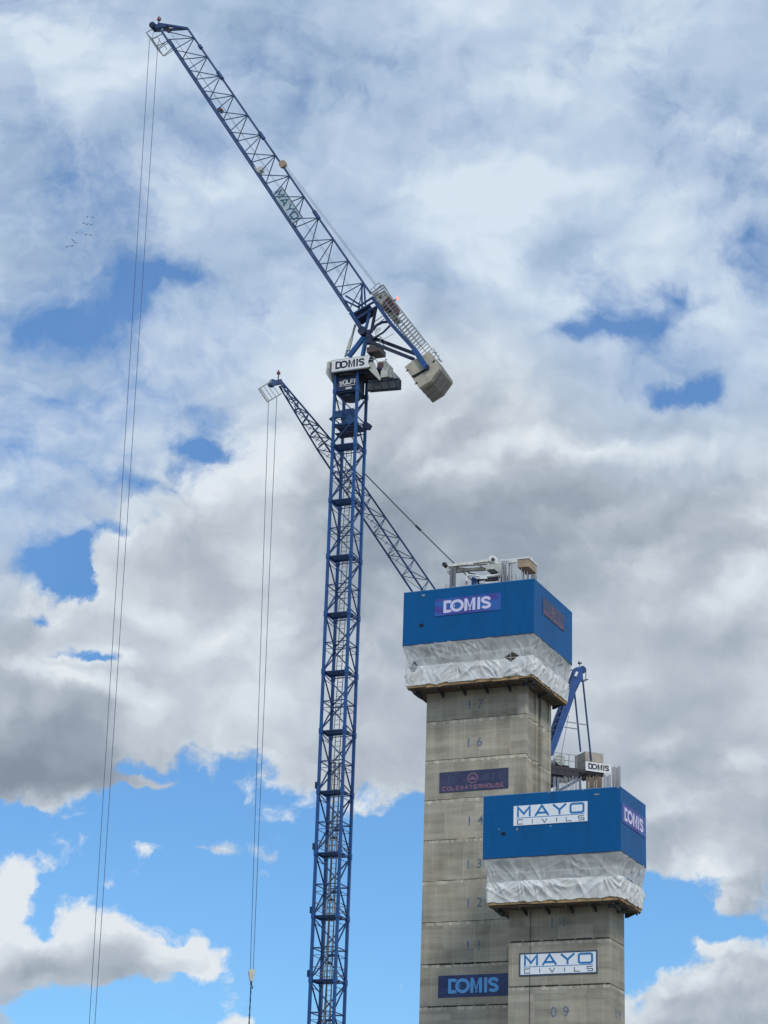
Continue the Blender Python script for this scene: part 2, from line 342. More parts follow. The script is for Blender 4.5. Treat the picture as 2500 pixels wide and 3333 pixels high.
# ------------------------------------------------------------------ frames and meshes
class Frame:
    """local axes of a building or crane: x = along the front (right), y = away, z = up"""
    def __init__(s, o, phi):
        s.o = np.array([o[0], o[1], 0.]); s.phi = phi
        s.r = np.array([math.cos(phi), -math.sin(phi), 0]); s.b = np.array([math.sin(phi), math.cos(phi), 0])
    def _ray(s, x, y): return fw+rt*(x-PW/2)/FPX-up*(y-PH/2)/FPX
    def loc(s, P): q = P-s.o; return Vector((float(q@s.r), float(q@s.b), float(q[2])))
    def v(s, x, y, v=0.):
        d = s._ray(x, y); P0 = s.o+s.b*v
        return s.loc(CAM+d*((P0-CAM)@s.b)/(d@s.b))
    def s_(s, x, y, sv=0.):
        d = s._ray(x, y); P0 = s.o+s.r*sv
        return s.loc(CAM+d*((P0-CAM)@s.r)/(d@s.r))

class MB:
    def __init__(s): s.vs = []; s.fs = []
    def add(s, vs, fs):
        k = len(s.vs); s.vs += [tuple(v) for v in vs]; s.fs += [tuple(i+k for i in f) for f in fs]; return s
    def box(s, a, b):
        (x0, y0, z0), (x1, y1, z1) = a, b
        x0, x1 = min(x0, x1), max(x0, x1); y0, y1 = min(y0, y1), max(y0, y1); z0, z1 = min(z0, z1), max(z0, z1)
        return s.add([(x0, y0, z0), (x1, y0, z0), (x1, y1, z0), (x0, y1, z0), (x0, y0, z1), (x1, y0, z1), (x1, y1, z1), (x0, y1, z1)],
              [(3, 2, 1, 0), (4, 5, 6, 7), (0, 1, 5, 4), (1, 2, 6, 5), (2, 3, 7, 6), (3, 0, 4, 7)])
    def bar(s, p, q, w, h=None, n=4, upv=(0, 0, 1), w2=None, h2=None):
        p, q = Vector(p), Vector(q); h = h or w; d = q-p
        if d.length < 1e-5: return s
        d.normalize(); u = Vector(upv)
        if abs(d.dot(u)) > .98: u = Vector((0, 1, 0))
        sx = d.cross(u).normalized(); sy = sx.cross(d).normalized()
        w2 = w2 or w; h2 = h2 or h; ring = []
        for c, ww, hh in ((p, w, h), (q, w2, h2)):
            if n == 4: ring += [c+sx*ww/2*a+sy*hh/2*b for a, b in ((-1, -1), (1, -1), (1, 1), (-1, 1))]
            else: ring += [c+sx*ww/2*math.cos(2*math.pi*i/n)+sy*hh/2*math.sin(2*math.pi*i/n) for i in range(n)]
        fs = [(i, (i+1) % n, n+(i+1) % n, n+i) for i in range(n)]+[tuple(range(n-1, -1, -1)), tuple(range(n, 2*n))]
        return s.add(ring, fs)
    def path(s, pts, w, n=6):
        for a, b in zip(pts[:-1], pts[1:]): s.bar(a, b, w, n=n)
        return s
    def prism(s, poly, ext):
        ext = Vector(ext); n = len(poly); a = [Vector(p) for p in poly]
        return s.add(a+[p+ext for p in a], [tuple(range(n)), tuple(range(2*n-1, n-1, -1))]+[(i, i+n, (i+1) % n+n, (i+1) % n) for i in range(n)])
    def disc(s, c, axis, r, t, n=16):
        c = Vector(c); ax = Vector(axis).normalized(); return s.bar(c-ax*t/2, c+ax*t/2, 2*r, n=n)
    def build(s, name, m, parent=None, smooth=False):
        me = bpy.data.meshes.new(name); me.from_pydata(s.vs, [], s.fs); me.update()
        import bmesh
        bm = bmesh.new(); bm.from_mesh(me); bmesh.ops.recalc_face_normals(bm, faces=bm.faces); bm.to_mesh(me); bm.free()
        me.materials.append(m)
        if smooth: me.polygons.foreach_set('use_smooth', [True]*len(me.polygons))
        o = bpy.data.objects.new(name, me); COL.objects.link(o)
        if parent: o.parent = parent
        return o

def tag(o, label=None, cat=None, group=None, kind=None):
    for k, x in (('label', label), ('category', cat), ('group', group), ('kind', kind)):
        if x: o[k] = x
    return o
def thing(name, fr, label, cat, group=None, z=0.):
    o = bpy.data.objects.new(name, None); COL.objects.link(o)
    o.location = tuple(fr.o); o.rotation_euler = (0, 0, -fr.phi); o.empty_display_size = 1
    return tag(o, label, cat, group)
def dup(o, loc=(0, 0, 0), parent=None):
    c = o.copy(); COL.objects.link(c); c.location = loc
    if parent: c.parent = parent
    return c

# ------------------------------------------------------------------ lettering
def stroke(mb, pts, w, place, closed=False):
    """mitred ribbon through 2-D points"""
    P = [Vector(p) for p in pts]; n = len(P); L = []; R = []
    for i in range(n):
        a = P[i-1] if (i > 0 or closed) else None; b = P[(i+1) % n] if (i < n-1 or closed) else None
        d1 = (P[i]-a).normalized() if a is not None else None; d2 = (b-P[i]).normalized() if b is not None else None
        if d1 is None: d1 = d2
        if d2 is None: d2 = d1
        n1 = Vector((-d1.y, d1.x)); n2 = Vector((-d2.y, d2.x)); mm = (n1+n2)
        mm = mm.normalized() if mm.length > 1e-4 else n1
        k = w/2/max(mm.dot(n1), .45)
        L.append(P[i]+mm*k); R.append(P[i]-mm*k)
    vs = [place(*p) for p in L]+[place(*p) for p in R]
    fs = [(i, (i+1) % n, (i+1) % n+n, i+n) for i in range(n if closed else n-1)]
    mb.add(vs, fs)
def arc(cx, cy, rx, ry, a0, a1, n=14): return [(cx+rx*math.cos(math.radians(a0+(a1-a0)*i/n)), cy+ry*math.sin(math.radians(a0+(a1-a0)*i/n))) for i in range(n+1)]
def write_domis(mb, place, x0, y0, W, H, w=.21, under=None, place0=None):
    """DOMIS with the O laid over the D, a thin gap kept round it"""
    w = min(w, .22); h = w/2; k = W/3.60; ww = w*(k+H)/2
    T = lambda pts: [(x0+px*k, y0+py*H) for px, py in pts]
    O = arc(1.05, .5, .42, .5-h, 0, 351, 36)
    stroke(mb, T([(h, h), (h, 1-h), (.40, 1-h)]+arc(.40, .5, .36, .5-h, 85, -85)+[(.40, h)]), ww, place0 or place, True)
    if under is not None: stroke(under, T(O), ww*1.5, place0b(place0), True)
    stroke(mb, T(O), ww, place, True)
    q = 1.15*w
    for poly in ([(1.62, 0), (1.62, 1), (1.62+w, 1), (1.62+w, 0)], [(2.46-w, 0), (2.46-w, 1), (2.46, 1), (2.46, 0)],
                 [(1.62+w+.004, .72), (1.62+w+.004, 1), (2.04+.09, .06), (2.04, .0)], [(2.46-w-.004, 1), (2.46-w-.004, .72), (2.04, .0), (2.04-.09, .06)]):
        mb.add([place(*p) for p in T(poly)], [(0, 1, 2, 3)])
    stroke(mb, T([(2.72, 0), (2.72, 1)]), ww, place)
    stroke(mb, T([(3.55-h, .70)]+arc(3.26, .73, .27, .27-h, 25, 215, 12)+[(3.16, .54), (3.38, .47)]+arc(3.27, .27, .28, .27-h, 40, -160, 14)), ww, place)
def place0b(f): return lambda a, b: tuple(x for x in Vector(f(a, b)))
def write_mayo(mb, place, x0, y0, W, H, w=.13):
    L = [([(0.05, 0), (.05, .95), (.45, .28), (.85, .95), (.85, 0)], False), ([(1.22, 0), (1.67, .98), (2.12, 0)], False), ([(1.36, .28), (1.98, .28)], False),
         ([(2.42, 1), (2.86, .45), (3.30, 1)], False), ([(2.86, .45), (2.86, 0)], False),
         ([(3.70, .07), (4.36, .07), (4.46, .17), (4.46, .83), (4.36, .93), (3.70, .93), (3.60, .83), (3.60, .17)], True)]
    k = W/4.52
    for pts, c in L: stroke(mb, [(x0+px*k, y0+py*H) for px, py in pts], w*H*1.05, place, c)
def write_thin(mb, place, word, x0, y0, W, H, w=.16, gw=.62):
    G = {'C': [[(1, 0), (0, 0), (0, 1), (1, 1)]], 'I': [[(.5, 0), (.5, 1)]], 'V': [[(0, 1), (.5, 0), (1, 1)]], 'L': [[(0, 1), (0, 0), (1, 0)]],
         'S': [[(0, 0), (1, 0), (1, .5), (0, .5), (0, 1), (1, 1)]], 'O': [[(0, 0), (1, 0), (1, 1), (0, 1), (0, 0)]], 'E': [[(1, 0), (0, 0), (0, 1), (1, 1)], [(0, .5), (.8, .5)]],
         'W': [[(0, 1), (.25, 0), (.5, .8), (.75, 0), (1, 1)]], 'A': [[(0, 0), (.5, 1), (1, 0)], [(.2, .35), (.8, .35)]], 'T': [[(0, 1), (1, 1)], [(.5, 0), (.5, 1)]],
         'R': [[(0, 0), (0, 1), (1, 1), (1, .5), (0, .5)], [(.4, .5), (1, 0)]], 'H': [[(0, 0), (0, 1)], [(1, 0), (1, 1)], [(0, .5), (1, .5)]], 'U': [[(0, 1), (0, 0), (1, 0), (1, 1)]],
         'F': [[(0, 0), (0, 1), (1, 1)], [(0, .5), (.8, .5)]]}
    n = len(word); pitch = W/(n-1+gw); cw = pitch*gw
    for i, ch in enumerate(word):
        for pts in G[ch]: stroke(mb, [(x0+i*pitch+px*cw, y0+py*H) for px, py in pts], w*H, place)

def text_mesh(body, size, extrude=.0):
    cu = bpy.data.curves.new('number', 'FONT'); cu.body = body; cu.size = size; cu.align_x = 'CENTER'; cu.align_y = 'CENTER'; cu.space_character = 1.7
    cu.offset = .012
    ob = bpy.data.objects.new('number', cu); me = bpy.data.meshes.new_from_object(ob)
    bpy.data.objects.remove(ob); bpy.data.curves.remove(cu); return me

# ------------------------------------------------------------------ ground
gmat = mat('site_ground', (.25, .235, .20), .95, 0, .3, .05, .0)
g = MB(); g.add([(-6000, -6000, 0), (6000, -6000, 0), (6000, 6000, 0), (-6000, 6000, 0)], [(0, 1, 2, 3)])
tag(g.build('ground', gmat), kind='structure')

# ------------------------------------------------------------------ concrete cores and climbing screens
FA = Frame((11.3373, 160.43), .4232); FB = Frame((16.5964, 150.7455), .4232)
A_W, A_D, A_Z0, A_H = 10.55, 8.60, 52.87, 4.18
B_W, B_D, B_Z0, B_H = 9.93, 5.67, 34.65, 4.35
DKA, DKB = 49.80, 31.70

def numbers(core, fr, items, v):
    for body, x, y, hgt, face in items:
        for q, chs in enumerate(body):
            me = text_mesh(chs, hgt); me.materials.append(NUMINK); dx = (q-.5)*hgt*.92
            o = bpy.data.objects.new('floor_number', me); COL.objects.link(o); o.parent = core
            if face == 'front': p = fr.v(x, y, v-.006); o.location = (p.x+dx, v-.006, p.z); o.rotation_euler = (math.pi/2, 0, 0)
            else: p = fr.s_(x, y, v+.006); o.location = (v+.006, p.y+dx, p.z); o.rotation_euler = (math.pi/2, 0, math.pi/2)

coreA = thing('concrete_core', FA, 'taller grey concrete lift core standing behind, its floors numbered up to 17', 'concrete core', 'concrete cores with climbing screens')
w = MB(); top = 56.2
w.box((-9.28, 2.0, 0), (-1.30, 2.55, top))                  # front wall
w.box((-9.28, 2.55, 0), (-8.8, 7.6, top)); w.box((-8.8, 7.1, 0), (-1.6, 7.6, top))
w.build('front_wall', CONC_A, coreA)
w = MB(); w.box((-2.4, 2.552, 0), (-1.50, 4.355, top)); w.box((-2.4, 5.62, 0), (-1.42, 7.098, top)); w.box((-5.2, 4.86, 0), (-5.0, 5.60, top))
w.build('side_wall', CONC_A, coreA)
w = MB(); w.box((-2.4, 4.36, 0), (-1.36, 4.80, top)); w.box((-1.597, 7.12, 0), (-1.34, 7.62, top)); w.build('wall_fin', CONC_A, coreA)
numbers(coreA, FA, [('17', 1546, 2294, .95, 'front'), ('16', 1543, 2417, .95, 'front'), ('14', 1546, 2672, .95, 'front'),
                    ('13', 1542, 2813, .95, 'front'), ('12', 1542, 2939, .95, 'front'), ('11', 1541, 3079, .95, 'front')], 2.0)
random.seed(4)
rb = MB().bar((0, 0, 0), (0, 0, 1), .055, n=5).build('rebar', REBAR, coreA)
first = True
spots = [(x, 2.2, random.uniform(57.6, 58.35)) for x in np.linspace(-9.0, -6.0, 20)]+[(x, 2.2, random.uniform(57.5, 58.3)) for x in np.linspace(-5.9, -4.4, 7)]
spots += [(x, 2.3, random.uniform(58.4, 59.6)) for x in np.linspace(-3.75, -2.6, 13)]+[(x, 2.2, random.uniform(57.9, 59.0)) for x in np.linspace(-2.5, -1.35, 12)]
for x, y, zt in spots:
    o = rb if first else dup(rb, parent=coreA); first = False
    o.location = (x+random.uniform(-.05, .05), y, 56.1); o.scale = (1, 1, zt-56.1)
w = MB()
for xx, yy, zz in ((-3.5, 2.55, 59.55), (-3.28, 2.5, 59.4)): w.box((xx-.07, yy, 56.), (xx+.07, yy+.12, zz))
w.build('starter_frame', GREY, coreA)

coreB = thing('concrete_core', FB, 'shorter grey concrete lift core in front at right, its floors numbered 09 and 11', 'concrete core', 'concrete cores with climbing screens')
w = MB(); topB = 38.0
w.box((-8.70, 2.0, 0), (-1.47, 2.5, topB)); w.box((-8.70, 2.5, 0), (-8.2, 4.7, topB)); w.box((-8.2, 4.7, 0), (-1.47, 5.19, topB))
w.build('front_wall', CONC_B, coreB)
w = MB(); w.box((-1.97, 2.502, 0), (-1.473, 4.698, topB)); w.build('side_wall', CONC_B, coreB)
numbers(coreB, FB, [('11', 1817, 3003, .95, 'front'), ('09', 1822, 3295, .95, 'front')], 2.0)
numbers(coreB, FB, [('11', 2004, 3010, .8, 'side'), ('09', 2012, 3303, .8, 'side')], -1.473)
# dark strips on the lower walls, coloured as the shade in open lift joints
def slots(core, fr, v, ys, x0, x1, seed):
    random.seed(seed)
    for y in ys:
        z = fr.v((x0+x1)/2, y, v).z; s0 = fr.v(x0, y, v).x; s1 = fr.v(x1, y, v).x; mb = MB(); s = s0
        while s < s1:
            L = random.uniform(.5, 1.5); e = min(s+L, s1); hh = random.uniform(.07, .12)
            mb.box((s, v-.012, z-hh/2+random.uniform(-.02, .02)), (e, v-.002, z+hh/2))
            s = e+random.uniform(.05, .3)
        mb.build('joint_slot', mat('joint_shadow_gap', (.035, .032, .028), .95), core)
slots(coreB, FB, 2.0, (3059, 3207), 1664, 1984, 3)
slots(coreA, FA, 2.0, (3134, 3272), 1392, 1715, 7)
w = MB(); p0 = FB.v(1727, 2960, 1.99); w.bar((p0.x, 1.97, DKB-.4), (p0.x-.05, 1.97, 0), .035, n=5); w.build('plumb_cable', DARK, coreB)
# starter bars standing above core B
rb2 = MB().bar((0, 0, 0), (0, 0, 1), .045, n=5).build('rebar', REBAR, coreB); rb3 = MB().bar((0, 0, 0), (0, 0, 1), .06, n=5).build('rebar', RUST, coreB); f2 = f3 = True
def zt_at(x, y, v): return FB.v(x, y, v).z
random.seed(9)
for x0, x1, ya, n, v, dense in ((1800, 1893, 2528, 24, 2.2, 0), (1908, 1960, 2526, 17, 2.3, 1), (1963, 1990, 2522, 10, 2.2, 0), (1991, 2020, 2494, 11, 2.2, 0), (1908, 1960, 2528, 12, 2.8, 1), (1992, 2018, 2497, 9, 2.8, 0)):
    for i in range(n):
        p = FB.v(x0+(x1-x0)*(i+random.uniform(.2, .8))/n, ya, v); zt = p.z+random.uniform(-.12, .05)
        if dense: o = rb3 if f3 else dup(rb3, parent=coreB); f3 = False
        else: o = rb2 if f2 else dup(rb2, parent=coreB); f2 = False
        o.location = (p.x, v, 37.9); o.scale = (1, 1, zt-37.9)

def ring_pts(s0, s1, v0, v1, n_per):   # perimeter, starting front-left, going right, back, left
    out = []
    for (a, b), n in zip((((s0, v0), (s1, v0)), ((s1, v0), (s1, v1)), ((s1, v1), (s0, v1)), ((s0, v1), (s0, v0))), n_per):
        for i in range(n): f = i/n; out.append((a[0]+(b[0]-a[0])*f, a[1]+(b[1]-a[1])*f))
    return out
def fold(x, z, seed, amp, ties):
    """creases of hanging polythene: sharp ridges fanning from the points where it is tied, over soft billows"""
    d = 0
    wx = mnoise.noise(Vector((x*.8, z*.8, seed)))*.5
    for (tx, tz, sg) in ties:
        dx, dz = x-tx, (z-tz)*sg
        if abs(dx) > 2.6: continue
        r = math.hypot(dx, dz)+.15; an = math.atan2(dx, max(dz, -.1)+.25)
        k = 1-abs(mnoise.noise(Vector((an*2.3+tx*7.1+wx, r*.35, seed+tx)))*2.6)
        k2 = 1-abs(mnoise.noise(Vector((an*3.9+tx*3.7+wx, r*.5, seed-tx)))*2.4)
        d += (max(k, 0)**2*.85+max(k2, 0)**2*.18)*math.exp(-(r/1.9)**2)*min(1, r*1.6)
    q = Vector((x*.8+z*.6, z*.7, seed)); d += max(0, 1-abs(mnoise.noise(q*.8))*5)**1.5*.30
    q = Vector((x*.9-z*1.1, z*.8, seed+5)); d += max(0, 1-abs(mnoise.noise(q*.7))*5)**1.5*.30
    d += mnoise.noise(Vector((x*.7, z*1.0, seed+3)))*.45
    d += mnoise.noise(Vector((x*3.0, z*1.0, seed+4)))*.10
    return d*amp
def screens(fr, W, D, Z0, H, DK, label, seed, hole, extra):
    root = thing('climbing_screen', fr, label, 'climbing formwork', 'climbing screens around the cores')
    T = .09
    def panel(a, b, nm='screen_panel'): return MB().box(a, b).build(nm, SCREEN, root)
    panel((-W, 0, Z0), (0, T, Z0+H)); panel((-T, T+.003, Z0-.0), (0, D-T-.003, Z0+H)); panel((-W, D-T, Z0), (0, D, Z0+H)); panel((-W, T+.003, Z0), (-W+T, D-T-.003, Z0+H))
    cap = MB(); cap.box((-W-.015, -.015, Z0+H+.002), (.015, T+.01, Z0+H+.05)); cap.box((-T-.01, T+.012, Z0+H+.002), (.015, D, Z0+H+.05)); cap.build('edge_trim', mat('pale_blue_edge', (.10, .26, .50), .5), root)
    cap = MB(); cap.box((-W-.01, -.012, Z0-.05), (.012, T, Z0-.003)); cap.box((-T, T+.003, Z0-.05), (.012, D, Z0-.003)); cap.build('bottom_rail', NAVY, root)
    # decks
    dk = MB(); e = .05; s0, s1, v0, v1 = -W+.42, -.2, .2, D-.75
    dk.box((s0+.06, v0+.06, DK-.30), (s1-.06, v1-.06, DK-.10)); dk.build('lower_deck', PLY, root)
    md = MB(); md.box((-W+.2, .2, Z0+.1), (-.2, D-.2, Z0+.2)); md.build('upper_deck', PLY, root)  # inner deck added to shade the space behind the sheeting
    for zz in (.35, .7):
        r = MB(); q = Z0-(Z0-DK)*zz
        for a, b in (((s0, v0+.12, q), (s1, v0+.12, q)), ((s1-.12, v0, q), (s1-.12, v1, q)), ((s0+.12, v0, q), (s0+.12, v1, q))): r.bar(a, b, .12, .1)
        r.build('guard_rail', WHITE, root)
    post = MB()
    for i in range(7):
        s = s0+.1+(s1-s0-.2)*i/6; post.bar((s, v0+.2, DK-.1), (s, .25, Z0+.1), .1)
    for i in range(1, 4):
        v = v0+(v1-v0)*i/3; post.bar((s1-.2, v, DK-.1), (-.25, v, Z0+.1), .1)
    post.build('support_post', GREY, root)
    # timber edge boards, irregular
    random.seed(seed); eb = MB()
    def boards(a, b):
        a, b = Vector(a), Vector(b); L = (b-a).length; d = (b-a)/L; x = 0
        n_out = Vector((d.y, -d.x, 0))
        while x < L-.05:
            l = min(random.uniform(1.2, 2.6), L-x); z = DK-.17+random.uniform(-.03, .03); h = random.uniform(.22, .32); o = n_out*random.uniform(0, .05)
            eb.bar(a+d*x+o+Vector((0, 0, z)), a+d*(x+l-.03)+o+Vector((0, 0, z+random.uniform(-.02, .02))), .06, h)
            x += l
    boards((s0, v0, 0), (s1, v0, 0)); boards((s1, v0, 0), (s1, v1, 0)); boards((s1, v1, 0), (s0, v1, 0)); boards((s0, v1, 0), (s0, v0, 0))
    eb.build('edge_board', WOOD, root)
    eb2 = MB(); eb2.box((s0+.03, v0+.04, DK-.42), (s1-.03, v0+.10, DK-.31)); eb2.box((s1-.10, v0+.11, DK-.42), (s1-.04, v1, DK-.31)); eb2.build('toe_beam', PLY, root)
    br = MB(); x = .0
    br.prism([(0, 0, 0), (0, 1.5, 0), (0, 1.5, -.35), (0, 1.3, -.35)], (.09, 0, 0)); br.bar((.045, .05, 0), (.045, .05, -.16), .1)
    b0 = br.build('bracket', DARK, root); ff = True
    for i in range(6):
        s = s0+.5+(s1-s0-1.0)*i/5
        o = b0 if ff else dup(b0, parent=root); ff = False; o.location = (s, v0+.08, DK-.42)
    br = MB(); br.prism([(0, 0, 0), (-.9, 0, 0), (-.9, 0, -.3), (-.7, 0, -.3)], (0, .09, 0)); br.bar((-.05, .045, 0), (-.05, .045, -.16), .1)
    b1 = br.build('bracket', DARK, root); ff = True
    for i in range(3):
        v = v0+.6+(v1-v0-1.1)*i/2; o = b1 if ff else dup(b1, parent=root); ff = False; o.location = (s1-.08, v, DK-.42)
    br = MB(); br.prism([(0, 0, 0), (.7, 0, 0), (.7, 0, -.45), (.55, 0, -.45)], (0, .09, 0)); b2 = br.build('bracket', DARK, root); b2.location = (s0+.05, 1.0, DK-.42); dup(b2, (s0+.05, 3.0, DK-.42), root)
    # polythene, upper tier (see-through) and lower tier (white)
    npr = [int(W*14), int(D*14), int(W*3), int(D*6)]
    zm = Z0-(Z0-DK)*.58
    mid = (-W+.33, -.13, .12, D-.6)
    TOP = ring_pts(-W+.02, -.01, .01, D-.02, npr); MID = ring_pts(*[mid[0], mid[1], mid[2], mid[3]], npr); BOT = ring_pts(s0-.07, s1+.09, v0-.09, v1+.08, npr)
    cen = Vector((-W/2, D/2, 0)); n = len(TOP)
    def outn(i):
        a, b = TOP[(i-1) % n], TOP[(i+1) % n]; d = Vector((b[0]-a[0], b[1]-a[1], 0)).normalized(); return Vector((d.y, -d.x, 0))
    run = [0]
    for i in range(1, n): run.append(run[-1]+math.dist(TOP[i], TOP[i-1]))
    def tier(P, Q, za, zb, rows, sd, amp, sagb, nm, m, hole=None, rag=0.):
        vs = []; fs = []; rr = random.Random(int(sd*10)); ties = []; xx = .3
        while xx < run[-1]: ties.append((xx, za(xx) if rr.random() < .62 else zb(xx), -1 if rr.random() < .62 else 1)); xx += rr.uniform(1.0, 2.3)
        ties = [(a_, za(a_), -1) if s_ < 0 else (a_, zb(a_), 1) for a_, z_, s_ in ties]
        for k in range(rows+1):
            f = k/rows
            for i in range(n):
                a, b = P[i], Q[i]; z = za(run[i])+(zb(run[i])-za(run[i]))*f
                env = math.sin(math.pi*min(1, max(0, f*.96+.02)))**.6 if not rag else min(1, .35+f*2)*(1-.6*f*f)
                d = fold(run[i], z, sd, amp, ties)*env + sagb*math.sin(math.pi*f)
                q = Vector((a[0]+(b[0]-a[0])*f, a[1]+(b[1]-a[1])*f, z))+outn(i)*d; vs.append(q)
        for k in range(rows):
            for i in range(n):
                j = (i+1) % n; c = (vs[k*n+i]+vs[(k+1)*n+j])/2
                if hole:
                    hit = False
                    for (hs, hz, rs, rz, face) in hole:
                        t = c.x if face == 'f' else c.y
                        ok = (c.y < .6) if face == 'f' else (c.x > -.8)
                        if ok and abs(t-hs)/rs+abs(c.z-hz)/rz < 1: hit = True
                    if hit: continue
                fs.append((k*n+i, (k)*n+j, (k+1)*n+j, (k+1)*n+i))
        me = MB(); me.vs = [tuple(v) for v in vs]; me.fs = fs
        return me.build(nm, m, root, smooth=True)
    wav = lambda x, s: mnoise.noise(Vector((x*.8, s, 0)))
    tier(TOP, MID, lambda x: Z0-.01, lambda x: zm-.08, 26, seed*3.1, .12, -.14, 'plastic_sheet', SHEET_U, hole)
    MIDo = [(p[0]+outn(i).x*.05, p[1]+outn(i).y*.05) for i, p in enumerate(MID)]
    tier(MIDo, BOT, lambda x: zm+.05+.05*wav(x, seed), lambda x: DK-.12+.12*wav(x*1.7, seed+5)+.05*wav(x*6, seed+2), 24, seed*7.7, .22, -.02, 'plastic_sheet', SHEET_L, hole, rag=1)
    r = MB(); pts = [Vector((p[0]+outn(i).x*.07, p[1]+outn(i).y*.07, zm+.03+.03*wav(run[i]*2, 3.))) for i, p in enumerate(MID)]
    for i in range(0, n-6, 6): r.bar(pts[i], pts[i+6], .03)
    r.build('tie_batten', mat('pale_batten', (.6, .6, .56), .6), root)
    # dark plate coloured as the shade in a small hole, and fixings
    for (x, y, ww, hh) in extra['ports']:
        p = fr.v(x, y, -.01); m_ = MB(); m_.box((p.x-ww/2, -.012, p.z-hh/2), (p.x+ww/2, -.002, p.z+hh/2)); o = m_.build('port', BLACKISH, root)
    for (x, y, ww, hh) in extra['marks']:
        p = fr.v(x, y, -.01); m_ = MB(); m_.box((p.x-ww/2, -.03, p.z-hh/2), (p.x+ww/2, -.002, p.z+hh/2)); m_.build('fixing_plate', GREY, root)
    return root

z5 = lambda x, y: (1280+x*.38578, 1780+y*.38578)
z6 = lambda x, y: (1540+x*.36166, 2120+y*.36166)
z7 = lambda x, y: (1340+x*.48222, 2560+y*.48222)
hA = FA.v(*z5(1005, 932), .25); hA2 = FA.v(*z5(170, 1000), .25)
screens(FA, A_W, A_D, A_Z0, A_H, DKA, 'blue screen box with torn white sheeting around the top of the taller core', 3,
        [(hA.x, hA.z, .62, .42, 'f'), (hA2.x+.1, hA2.z-.2, .35, .55, 'f')],
        dict(ports=[(*z5(238, 662), .32, .26)], marks=[(*z5(255, 410), .26, .18)]))
hB = FB.s_(*z6(1410, 2060), -.15)
screens(FB, B_W, B_D, B_Z0, B_H, DKB, 'blue screen box with draped white sheeting around the top of the shorter core', 8,
        [(hB.y, hB.z, .9, .12, 'r')],
        dict(ports=[(*z6(272, 1642), .30, .22)], marks=[(*z6(1112, 1288), .36, .10), (*z6(395, 1602), .12, .2), (*z6(697, 1573), .12, .12), (*z6(235, 1603), .08, .08), (*z6(683, 1272), .10, .12), (*z6(990, 1246), .10, .12), (*z6(1305, 1226), .14, .14)]))

# ------------------------------------------------------------------ signs and banners
def placer(face, v):
    return (lambda a, b: (a, v, b)) if face == 'f' else (lambda a, b: (v, a, b))
def sign(fr, name, label, cat, face, v, corners, panelmat, draw, thick=.04, group=None, frame=None):
    """corners: photo positions of the top-left and bottom-right, projected on the wall it hangs on"""
    root = thing(name, fr, label, cat, group)
    q = [fr.v(*c, v) if face == 'f' else fr.s_(*c, v) for c in corners]
    us = [p.x if face == 'f' else p.y for p in q]; zs = [p.z for p in q]
    u0, u1 = min(us), max(us); z0, z1 = min(zs), max(zs)
    if len(q) == 4: u0 = (sorted(us)[0]+sorted(us)[1])/2; u1 = (sorted(us)[2]+sorted(us)[3])/2; z0 = (sorted(zs)[0]+sorted(zs)[1])/2; z1 = (sorted(zs)[2]+sorted(zs)[3])/2
    sg = -1 if face == 'f' else 1
    m_ = MB()
    if face == 'f': m_.box((u0, v-thick, z0), (u1, v, z1))
    else: m_.box((v, u0, z0), (v+thick, u1, z1))
    m_.build('panel', panelmat, root)
    if frame:
        m_ = MB(); f = .09
        for a, b in (((u0-f, z0-f), (u1+f, z0)), ((u0-f, z1), (u1+f, z1+f)), ((u0-f, z0), (u0, z1)), ((u1, z0), (u1+f, z1))): m_.box((a[0], v-thick-.01, a[1]), (b[0], v, b[1]))
        m_.build('frame', frame, root)
    draw(root, u0, z0, u1-u0, z1-z0, lambda k=0: placer(face, v+sg*(thick+.004+k*.003)))
    return root
INK_LILAC = mat('banner_lilac_ink', (.66, .62, .82), .5, 0, .06); INK_SKY = mat('banner_sky_ink', (.12, .40, .80), .5, 0, .06)
INK_BLACK = mat('board_black_ink', (.03, .025, .05), .5, 0, .06); INK_PINK = mat('banner_pink_ink', (.28, .13, .19), .6, 0, .2); INK_DUSK = mat('banner_dusk_ink', (.055, .085, .16), .6, 0, .2)
P_PURPLE = print_mat('banner_purple_print', (.055, .045, .28), (.02, .12, .42), .5, (1, 1, 2.5)); P_NAVY = print_mat('banner_navy_print', (.012, .03, .11), (.03, .05, .17), .7)
P_DUSK = print_mat('banner_dusk_print', (.028, .034, .09), (.05, .055, .12), .8)
def d_domis(ink, under, x=.14, y=.16, w=.70, h=.70, sw=.24):
    def f(root, u, z, W, H, pl):
        m_ = MB(); un = MB(); write_domis(m_, pl(4), u+W*x, z+H*y, W*w, H*h, sw, un, pl(0)); q = pl(2); p0 = pl(0)
        a, b = Vector(q(0, 0)), Vector(p0(0, 0)); un.vs = [tuple(Vector(v_)+(a-b)) for v_ in un.vs]
        m_.build('lettering', ink, root); un.build('letter_gap', under, root)
    return f
def d_mayo(root, u, z, W, H, pl):
    m_ = MB(); write_mayo(m_, pl(), u+W*.05, z+H*.43, W*.91, H*.52, .20); m_.build('lettering', MAYOBLUE, root)
    m_ = MB(); stroke(m_, [(u+W*.04, z+H*.375), (u+W*.96, z+H*.375)], H*.035, pl()); m_.build('rule_line', MAYOBLUE, root)
    m_ = MB(); write_thin(m_, pl(), 'CIVILS', u+W*.055, z+H*.07, W*.90, H*.21, .22, .44); m_.build('small_lettering', MAYODARK, root)
